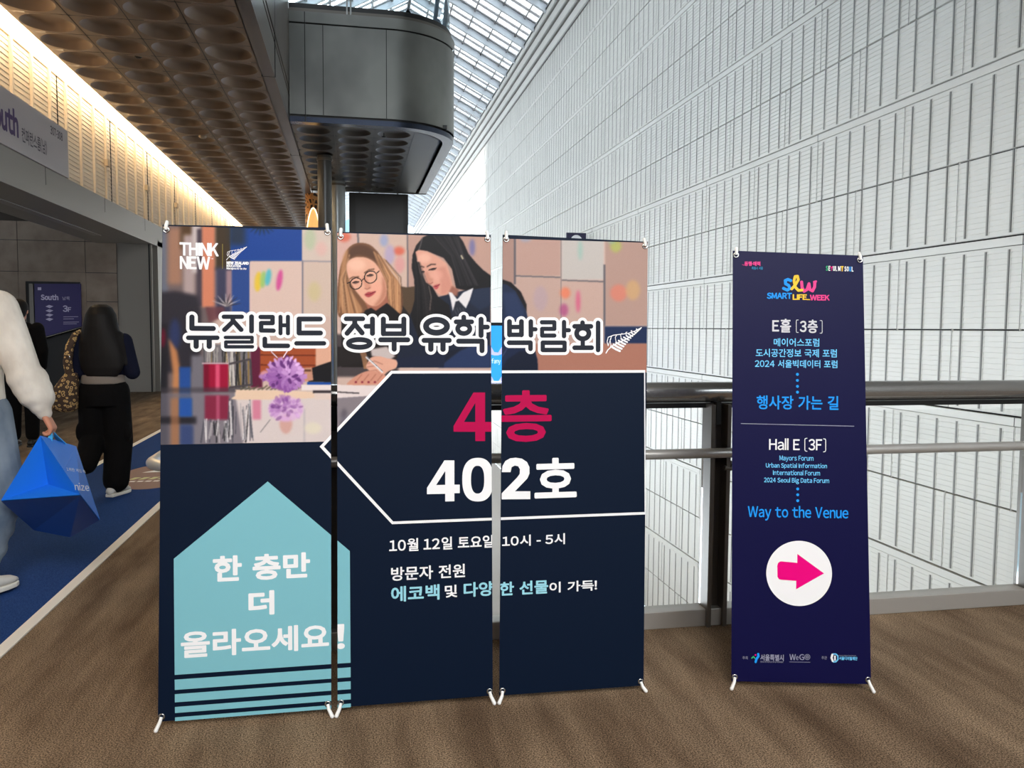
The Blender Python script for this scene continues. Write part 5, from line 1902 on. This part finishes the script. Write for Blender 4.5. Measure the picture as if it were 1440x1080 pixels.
text_print(mb, pd_, '남쪽', (88, 422), (98, 417), 0.0)
text_print(mb, pd_, '3', (88.5, 438.5), (95, 429.5), 0.0, 0.005, h=0.004)
text_print(mb, pd_, 'F', (95.5, 438.5), (100, 432), 0.0, 0.004, h=0.004)
for y in (431, 437, 443, 449):
    poly_print(mb, pd_, [pd_.uv(64, y), pd_.uv(69, y - 2.2), pd_.uv(75, y - 0.4), pd_.uv(70, y + 2.4)], 0.0)
for y, x1 in ((445, 110), (448, 104), (452.5, 111), (455, 108)):
    poly_print(mb, pd_, [pd_.uv(89, y + 0.9), pd_.uv(x1, y + 0.6), pd_.uv(x1, y), pd_.uv(89, y + 0.3)], 0.0)
poly_print(mb, pd_, [pd_.uv(53, 408), pd_.uv(58, 408), pd_.uv(58, 404), pd_.uv(53, 404)], 0.0)
mb.build('sign_print', M_sl, t, recalc=False)

# ------------------------------------------------------------------ people
M_skin = mat('skin', (206, 148, 122), rough=0.55)
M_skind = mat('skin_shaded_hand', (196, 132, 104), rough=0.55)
M_hair = mat('black_hair', (18, 15, 15), rough=0.6, spec=0.2)
M_sweat = mat('cream_sweatshirt', (222, 214, 204), rough=0.9, spec=0.1)
noise_color(M_sweat, (208, 199, 188), (230, 223, 213), (9, 9, 5), 4, bump=0.25, dist=0.02)
M_jean = mat('light_denim', (120, 134, 150), rough=0.9, spec=0.1)
noise_color(M_jean, (84, 98, 116), (140, 152, 164), (5, 5, 3), 5, bump=0.2, dist=0.02)
M_shoe = mat('white_trainer', (212, 208, 200), rough=0.6)
M_sole = mat('shoe_sole', (228, 224, 214), rough=0.7)
M_navyc = mat('navy_cardigan', (20, 23, 40), rough=0.9, spec=0.1)
M_blackc = mat('black_cloth', (13, 12, 13), rough=0.9, spec=0.1)
M_greyw = mat('grey_waistband', (122, 112, 104), rough=0.9)


def hand(mb, w, d, side, L=0.18):
    """palm, four bent fingers and a thumb; w wrist, d direction of the closed hand"""
    w = np.asarray(w, float)
    d = np.asarray(d, float)
    d /= np.linalg.norm(d)
    s = np.array([0, 1.0, 0])            # knuckle row runs front to back for a hanging arm
    s -= d * np.dot(s, d)
    s /= np.linalg.norm(s)
    p = np.array([side, 0, 0]) * -1.0     # towards the thigh, where the fingers curl
    p = p - d * np.dot(p, d)
    p /= np.linalg.norm(p)
    k = w + d * 0.085
    for j in (-0.028, -0.010, 0.010, 0.028):
        mb.cap(w + s * j * 0.6, k + s * j, 0.017, 0.0135)
    for j, l in ((0.031, 0.92), (0.0105, 1.0), (-0.0105, 0.94), (-0.031, 0.78)):
        a = k + s * j
        b = a + (d * 0.028 + p * 0.024) * l
        c = b + (d * -0.004 + p * 0.026) * l
        e = c + (d * -0.022 + p * 0.004) * l
        mb.cap(a, b, 0.0098, 0.0092).cap(b, c, 0.0092, 0.0085).cap(c, e, 0.0085, 0.0075)
    a = w + d * 0.03 + s * 0.030
    b = a + d * 0.035 + s * 0.022 + p * 0.012
    c = b + d * 0.020 + p * 0.026 - s * 0.008
    mb.cap(a, b, 0.0125, 0.0105).cap(b, c, 0.0105, 0.0085)


def shoe(t, ank, toe, m1, m2, L=0.28, pitch=0.0):
    """trainer with upper and sole; toe is the horizontal pointing direction, pitch lifts the heel"""
    toe = np.asarray(toe, float) / np.linalg.norm(toe)
    sd = np.array([toe[1], -toe[0], 0])
    up = np.array([0, 0, 1.0])
    f = toe * math.cos(pitch) - up * math.sin(pitch)
    u = toe * math.sin(pitch) + up * math.cos(pitch)
    h = np.asarray(ank, float) - u * 0.095 - f * 0.075
    pr_ = ((0.0, .030, .050), (0.03, .036, .085), (0.08, .037, .095), (0.13, .040, .075), (0.18, .046, .056), (0.235, .042, .044), (0.272, .022, .026))
    a = MB()
    a.loft([(h + f * x + u * (0.020 + z / 2), sd * w_, u * z / 2) for x, w_, z in pr_], n=16)
    ob = a.build('shoe', m1, t)
    b = MB()
    n = len(pr_)
    top = [(h + f * x + sd * (w_ + 0.004), h + f * x - sd * (w_ + 0.004)) for x, w_, z in pr_]
    vs = []
    for l_, r_ in top:
        vs += [l_ + u * 0.026, r_ + u * 0.026, r_, l_]
    fs = [(0, 1, 2, 3), tuple(4 * (n - 1) + i for i in (3, 2, 1, 0))]
    for i in range(n - 1):
        for j in range(4):
            k2 = (j + 1) % 4
            fs.append((4 * i + j, 4 * i + k2, 4 * i + 4 + k2, 4 * i + 4 + j))
    b.add(vs, fs)
    b.build('sole', m2, ob, bevel=0.006)
    return ob


def head(mb, c, r=0.098):
    c = np.asarray(c, float)
    mb.ball(c + (0, 0, 0.02), (r * 0.80, r * 0.98, r * 1.02), n=20, m=14)
    mb.ball(c + (0, 0.02, -0.055), (r * 0.60, r * 0.72, r * 0.78), n=18, m=12)
    mb.cap(c + (0, 0.092, 0.008), c + (0, 0.108, -0.028), 0.010, 0.014)                 # nose
    mb.cap(c + (-0.018, 0.088, -0.062), c + (0.018, 0.088, -0.062), 0.010, 0.010)       # mouth
    for s in (-1, 1):
        mb.ball(c + (s * 0.080, -0.005, -0.005), (0.012, 0.022, 0.034), n=10, m=8)      # ears
        mb.ball(c + (s * 0.032, 0.080, 0.012), (0.016, 0.014, 0.010), n=10, m=8)        # brows and lids


def face_parts(t, c):
    c = np.asarray(c, float)
    for s in (-1, 1):
        MB().ball(c + (s * 0.031, 0.089, 0.004), (0.011, 0.008, 0.007), n=12, m=8).build('eye', mat('eye_white', (230, 228, 224), rough=0.3), t)


# --- walker with the cream sweatshirt
O = at(0, 838, 2, 0.0)
MX, MY = -2.04, 4.78
def W(x, y, z): return np.array([MX + x, MY + y, z])
t = thing('person', 'person in cream sweatshirt and jeans walking at the left edge with a blue bag', 'person', (MX, MY, 0))
hr_, kr_, ar_ = W(.125, 0, .98), W(.205, -.01, .55), W(.125, -.10, .118)
hl_, kl_, al_ = W(-.10, 0, .98), W(-.115, .22, .54), W(-.11, .34, .106)
sr_, er_, wr_ = W(.20, 0, 1.54), W(.315, -.04, 1.225), W(.415, -.03, .975)
sl_, el_, wl_2 = W(-.215, 0, 1.55), W(-.29, -.06, 1.23), W(-.30, .06, .99)
hc = W(0, .03, 1.79)
b = MB()
head(b, hc)
b.cap(W(0, -.01, 1.56), W(0, .01, 1.72), .062, .055)
b.loft([(W(0, 0, z), (rx, 0, 0), (0, ry, 0)) for z, rx, ry in ((.90, .15, .10), (1.0, .165, .115), (1.15, .15, .105), (1.35, .175, .12), (1.5, .18, .105), (1.6, .09, .07))])
for s_, e_, w_ in ((sr_, er_, wr_), (sl_, el_, wl_2)):
    b.cap(s_, e_, .055, .042).cap(e_, w_, .042, .028)
hd = W(.455, -.03, .895) - wr_
hand(b, wr_, hd, 1)
hand(b, wl_2, (0, .1, -1), -1)
for h_, k_, a_2 in ((hr_, kr_, ar_), (hl_, kl_, al_)):
    b.cap(h_, k_, .085, .055).cap(k_, a_2, .052, .036).cap(a_2, a_2 + (0, .10, -.05), .036, .03)
blob(b, 'body', M_skind, t, voxel=0.0055, smooth=4)
face_parts(t, hc)
b = MB()
b.ball(hc + (0, -.012, .035), (.092, .112, .105), n=20, m=14).ball(hc + (0, -.045, -.01), (.085, .07, .09), n=18, m=12)
blob(b, 'hair', M_hair, t, voxel=0.009)
b = MB()
b.loft([(W(0, 0, z), (rx, 0, 0), (0, ry, 0)) for z, rx, ry in ((.935, .195, .135), (.95, .205, .145), (1.0, .215, .155), (1.15, .205, .15), (1.35, .215, .155), (1.50, .22, .14), (1.585, .15, .105), (1.63, .085, .08))], n=28)
for s_, e_, w_ in ((sr_, er_, wr_), (sl_, el_, wl_2)):
    d_ = (w_ - e_) / np.linalg.norm(w_ - e_)
    b.cap(s_, s_ * .5 + e_ * .5, .094, .092).cap(s_ * .5 + e_ * .5, e_, .092, .086).cap(e_, e_ * .45 + w_ * .55, .086, .072)
    b.cap(e_ * .5 + w_ * .5, w_ - d_ * .05, .070, .056)
    for q, rr in ((.25, .086), (.45, .082), (.62, .075)):
        c_ = e_ * (1 - q) + w_ * q
        b.cap(c_ + (-.012, -.01, .01), c_ + (.014, .012, -.006), rr, rr)
    b.cap(w_ - d_ * .055, w_ - d_ * .005, .043, .040)
blob(b, 'sweatshirt', M_sweat, t, voxel=0.009, smooth=4)
b = MB()
b.loft([(W(0, 0, z), (rx, 0, 0), (0, ry, 0)) for z, rx, ry in ((.86, .18, .125), (.92, .20, .14), (1.0, .19, .135), (1.06, .165, .12))], n=24)
for h_, k_, a_2 in ((hr_, kr_, ar_), (hl_, kl_, al_)):
    b.cap(h_, k_, .118, .095).cap(k_, a_2 + (0, .01, .09), .095, .072)
    for q in (.2, .5, .8):
        c_ = k_ * (1 - q) + (a_2 + (0, .01, .09)) * q
        b.cap(c_ + (-.01, -.012, .012), c_ + (.012, .01, -.01), .086 - .018 * q, .086 - .018 * q)
blob(b, 'jeans', M_jean, t, voxel=0.009, smooth=4)
shoe(t, ar_, (.40, .92, 0), M_shoe, M_sole)
shoe(t, al_, (-.1, 1, 0), M_shoe, M_sole)

# --- blue shopping bag in that hand
def BP(px, py, y): return at(px, py, 1, y)
A, A2 = BP(57, 613, 4.62), BP(107, 628, 4.98)
B1, B2, B3, B4, B5 = BP(2, 704, 4.50), BP(113, 696, 4.46), BP(140, 731, 4.78), BP(48, 745, 4.86), BP(99, 755, 4.86)
Cc = BP(68, 681, 4.66)
t = thing('shopping_bag', 'large bright blue shopping bag hanging from the hand of the walker in cream', 'bag', tuple((A + A2) / 2))
M_bagb = mat('blue_bag_fabric', (20, 118, 226), rough=0.5)
M_bagd = mat('blue_bag_base', (8, 66, 150), rough=0.55)
M_bagl = mat('blue_bag_handle', (70, 178, 240), rough=0.5)
mb = MB()
K1, K2 = (A * .42 + B1 * .58), (A * .42 + B2 * .58)
mb.add([A, A2, B1, B2, B3, B4, B5, Cc, K1, K2], [(0, 8, 7), (0, 7, 9), (8, 2, 7), (9, 7, 3), (2, 3, 7), (0, 9, 3, 4, 1), (0, 1, 5, 2, 8), (1, 4, 6, 5)])
bagbody = mb.build('bag_body', M_bagb, t)
sd_ = bagbody.modifiers.new('s', 'SOLIDIFY'); sd_.thickness = 0.003
mb = MB()
nb_ = np.array([0, -0.004, -0.002])
mb.add([p + nb_ for p in (B1, B2, B3, B5, B4)], [(0, 1, 2, 3, 4)])
mb.build('bag_base', M_bagd, t)
G = W(.442, -.03, .885)
G2 = G + np.array([0.0, 0.03, -0.005])
for p0, p1, g in ((A * .75 + A2 * .25, A * .35 + A2 * .65, G), (A * .7 + A2 * .3 + np.array([-.03, .05, -.03]), A * .3 + A2 * .7 + np.array([-.03, .05, -.03]), G2)):
    m_ = MB()
    pts = [p0 - (0, 0, .05), p0, p0 * .4 + g * .6 + (0, 0, .0), g, p1 * .4 + g * .6, p1, p1 - (0, 0, .05)]
    vs = []
    for p in pts:
        vs += [p + (-.011, .006, 0), p + (.011, -.006, 0)]
    m_.add(vs, [(2 * i, 2 * i + 1, 2 * i + 3, 2 * i + 2) for i in range(len(pts) - 1)])
    h_o = m_.build('handle', M_bagl, t)
    q = h_o.modifiers.new('s', 'SOLIDIFY'); q.thickness = 0.004
pb = Plane(A, A2 - A, np.cross(np.cross(A2 - A, B2 - A), A2 - A) * -1)
if np.dot(pb.v, A - B2) < 0:
    pb.v = -pb.v
def on_bag(s, lb, rb, ht, bold):
    a2_, b2_ = pb.uv(*lb), pb.uv(*rb)
    v, f, sg = glyphs(s)
    mn, mx = v.min(0), v.max(0)
    w2 = (v - mn) / (mx - mn)
    ex = b2_ - a2_
    ey = pb.uv(lb[0] - 1.5, lb[1] - ht) - a2_
    MB().add([pb.p3(a2_ + ex * x + ey * y, 0.006) for x, y in w2], f).build('printed_word', M_pw, t, recalc=False)
on_bag('1위한 게임 축', (93, 663), (119.5, 666.5), 5.0, 0)
on_bag('nize', (104.5, 690.5), (124.5, 691.5), 11, 0)

# --- woman with long black hair seen from behind
WXx, WYy = -2.06, 7.36
def W(x, y, z): return np.array([WXx + x, WYy + y, z])
t = thing('person', 'woman with long black hair, navy top and wide black trousers, seen from behind', 'person', (WXx, WYy, 0))
hr_, kr_, ar_ = W(.085, 0, .90), W(.085, .05, .48), W(.065, .02, .10)
hl_, kl_, al_ = W(-.085, 0, .90), W(-.10, .05, .50), W(-.10, -.26, .30)
sr_, er_, wr_ = W(.17, 0, 1.32), W(.235, -.02, 1.06), W(.13, .18, 1.10)
sl_, el_, wl_2 = W(-.17, 0, 1.32), W(-.20, -.02, 1.06), W(-.14, .17, 1.02)
hc = W(0, .02, 1.50)
b = MB()
head(b, hc)
b.cap(W(0, -.005, 1.32), W(0, .01, 1.45), .05, .047)
b.loft([(W(0, 0, z), (rx, 0, 0), (0, ry, 0)) for z, rx, ry in ((.84, .14, .10), (.92, .155, .11), (1.04, .125, .09), (1.18, .14, .10), (1.28, .155, .09), (1.36, .07, .06))])
for s_, e_, w_ in ((sr_, er_, wr_), (sl_, el_, wl_2)):
    b.cap(s_, e_, .043, .034).cap(e_, w_, .034, .024)
hand(b, wr_, (-.3, .5, .3), 1)
hand(b, wl_2, (.2, .8, .2), -1)
for h_, k_, a_2 in ((hr_, kr_, ar_), (hl_, kl_, al_)):
    b.cap(h_, k_, .075, .05).cap(k_, a_2, .048, .034)
blob(b, 'body', M_skin, t, voxel=0.006, smooth=4)
face_parts(t, hc)
b = MB()
b.loft([(W(x, y, z), (rx, 0, 0), (0, ry, 0)) for x, y, z, rx, ry in ((0, -.01, 1.625, .045, .05), (0, -.01, 1.60, .085, .09), (0, -.015, 1.54, .118, .115), (0, -.03, 1.44, .138, .115), (.005, -.06, 1.32, .165, .085), (.015, -.085, 1.20, .175, .06), (.02, -.095, 1.10, .165, .045), (.02, -.10, 1.03, .12, .03))], n=24)
b.cap(W(.14, -.04, 1.36), W(.205, -.05, 1.13), .045, .03)
blob(b, 'hair', M_hair, t, voxel=0.008, smooth=4)
b = MB()
b.loft([(W(0, 0, z), (rx, 0, 0), (0, ry, 0)) for z, rx, ry in ((1.02, .158, .12), (1.06, .16, .122), (1.18, .165, .12), (1.29, .17, .105), (1.36, .085, .075))], n=24)
for s_, e_, w_ in ((sr_, er_, wr_), (sl_, el_, wl_2)):
    b.cap(s_, e_, .068, .062).cap(e_, w_, .062, .044)
blob(b, 'cardigan', M_navyc, t, voxel=0.008, smooth=4)
b = MB()
b.loft([(W(0, 0, z), (rx, 0, 0), (0, ry, 0)) for z, rx, ry in ((.965, .168, .125), (.975, .172, .128), (1.03, .166, .124), (1.04, .16, .12))], n=28)
b.build('waistband', M_greyw, t)
b = MB()
b.loft([(W(0, 0, z), (rx, 0, 0), (0, ry, 0)) for z, rx, ry in ((.78, .175, .14), (.88, .19, .145), (.965, .17, .125), (.985, .16, .12))], n=24)
b.cap(hr_ + (.005, 0, 0), kr_ + (.012, 0, 0), .115, .112).cap(kr_ + (.012, 0, 0), ar_ + (0.01, 0, .04), .112, .105)
b.cap(hl_ + (-.005, 0, 0), kl_, .112, .11).cap(kl_, al_ + (.01, .05, .02), .11, .085)
b.ball(W(.185, 0, .56), (.03, .07, .09)).ball(W(-.19, 0, .56), (.03, .07, .08))
blob(b, 'trousers', M_blackc, t, voxel=0.008, smooth=4)
shoe(t, ar_ + (0, -.02, .006), (.35, 1, 0), M_shoe, M_sole, pitch=0.0)
shoe(t, W(-.11, -.30, .235), (-.15, .8, 0), M_shoe, M_sole, pitch=1.25)

# leopard shoulder bag
t = thing('shoulder_bag', 'slouchy leopard print shoulder bag on the left shoulder of the long-haired woman', 'bag', tuple(W(-.27, -.04, .75)))
M_leo = mat('leopard_print', (180, 140, 90), rough=0.8)
tt, bb = nodes(M_leo)
tx = tt.nodes.new('ShaderNodeTexCoord')
vo = tt.nodes.new('ShaderNodeTexVoronoi'); vo.inputs['Scale'].default_value = 34; vo.feature = 'F1'
nz_ = tt.nodes.new('ShaderNodeTexNoise'); nz_.inputs['Scale'].default_value = 30
ad = tt.nodes.new('ShaderNodeMath'); ad.operation = 'ADD'
ml = tt.nodes.new('ShaderNodeMath'); ml.operation = 'MULTIPLY'; ml.inputs[1].default_value = 0.5
rr = tt.nodes.new('ShaderNodeValToRGB')
rr.color_ramp.elements[0].position = 0.34; rr.color_ramp.elements[0].color = (*lin((30, 20, 16)), 1)
rr.color_ramp.elements[1].position = 0.72; rr.color_ramp.elements[1].color = (*lin((58, 40, 28)), 1)
e1 = rr.color_ramp.elements.new(0.62); e1.color = (*lin((206, 170, 112)), 1)
e2 = rr.color_ramp.elements.new(0.68); e2.color = (*lin((30, 20, 16)), 1)
tt.links.new(tx.outputs['Object'], vo.inputs['Vector']); tt.links.new(tx.outputs['Object'], nz_.inputs['Vector'])
tt.links.new(nz_.outputs['Fac'], ml.inputs[0]); tt.links.new(vo.outputs['Distance'], ad.inputs[0]); tt.links.new(ml.outputs[0], ad.inputs[1])
tt.links.new(ad.outputs[0], rr.inputs['Fac']); tt.links.new(rr.outputs['Color'], bb.inputs['Base Color'])
b = MB()
b.loft([(W(x, y, z), (rx, 0, 0), (0, ry, 0)) for x, y, z, rx, ry in ((-.27, -.06, .735, .06, .05), (-.28, -.07, .76, .10, .07), (-.285, -.08, .83, .115, .08), (-.265, -.085, .92, .10, .075), (-.235, -.09, 1.0, .075, .06), (-.215, -.095, 1.06, .045, .04))], n=20)
blob(b, 'bag_body', M_leo, t, voxel=0.009, smooth=4)
b = MB()
b.tube([W(-.225, -.10, 1.03), W(-.235, -.115, 1.15), W(-.215, -.11, 1.28), W(-.185, -.06, 1.375), W(-.17, .0, 1.395), W(-.18, .08, 1.33), W(-.21, .12, 1.15), W(-.23, .06, 1.0)], [.032, .036, .032, .026, .022, .024, .028, .03], n=12)
b.build('strap', M_leo, t)
b = MB().tube([W(-.225, -.14, 1.19) + .016 * np.array([math.cos(x), 0, math.sin(x)]) for x in np.linspace(0, 6.2832, 13)], .004, n=6, caps=False)
b.build('ring', M_chrome, t)

# --- onlooker in black by the tiled wall
cH = at(27, 437, 1, 10.6)
PXx, PYy = cH[0], 10.6
sc_ = cH[2] / 1.56
def W(x, y, z): return np.array([PXx + x, PYy + y, z * sc_])
t = thing('person', 'dark-haired person dressed in black, half hidden behind the cream sweatshirt walker', 'person', (PXx, PYy, 0))
hc = W(0, .02, 1.56)
b = MB()
head(b, hc)
b.cap(W(0, 0, 1.38), W(0, .01, 1.5), .055, .05)
b.loft([(W(0, 0, z), (rx, 0, 0), (0, ry, 0)) for z, rx, ry in ((.86, .15, .10), (1.1, .14, .10), (1.3, .16, .10), (1.42, .08, .06))])
for s in (-1, 1):
    b.cap(W(s * .19, 0, 1.36), W(s * .24, -.01, 1.10), .05, .04).cap(W(s * .24, -.01, 1.10), W(s * .20, .10, .90), .04, .026)
    hand(b, W(s * .20, .10, .90), (0, .15, -1), s)
    b.cap(W(s * .09, 0, .88), W(s * .10, .02, .48), .08, .052).cap(W(s * .10, .02, .48), W(s * .10, 0, .10), .05, .036)
blob(b, 'body', M_skin, t, voxel=0.008, smooth=4)
face_parts(t, hc)
b = MB().ball(hc + (0, -.012, .035), (.094, .112, .108), n=20, m=14).ball(hc + (0, -.045, -.01), (.086, .07, .09), n=18, m=12)
blob(b, 'hair', M_hair, t, voxel=0.01)
b = MB()
b.loft([(W(0, 0, z), (rx, 0, 0), (0, ry, 0)) for z, rx, ry in ((.82, .185, .13), (1.0, .175, .13), (1.2, .19, .13), (1.36, .20, .11), (1.43, .10, .08))], n=24)
for s in (-1, 1):
    b.cap(W(s * .19, 0, 1.36), W(s * .24, -.01, 1.10), .075, .066).cap(W(s * .24, -.01, 1.10), W(s * .205, .09, .92), .064, .048)
blob(b, 'jacket', M_blackc, t, voxel=0.01)
b = MB()
b.loft([(W(0, 0, z), (rx, 0, 0), (0, ry, 0)) for z, rx, ry in ((.80, .165, .12), (.9, .17, .12), (.95, .15, .11))], n=20)
for s in (-1, 1):
    b.cap(W(s * .09, 0, .86), W(s * .10, .02, .48), .10, .085).cap(W(s * .10, .02, .48), W(s * .10, 0, .14), .085, .075)
blob(b, 'trousers', M_blackc, t, voxel=0.01)
for s in (-1, 1):
    shoe(t, np.array([PXx + s * .10, PYy, .095]), (s * .15, 1, 0), M_black, M_black)
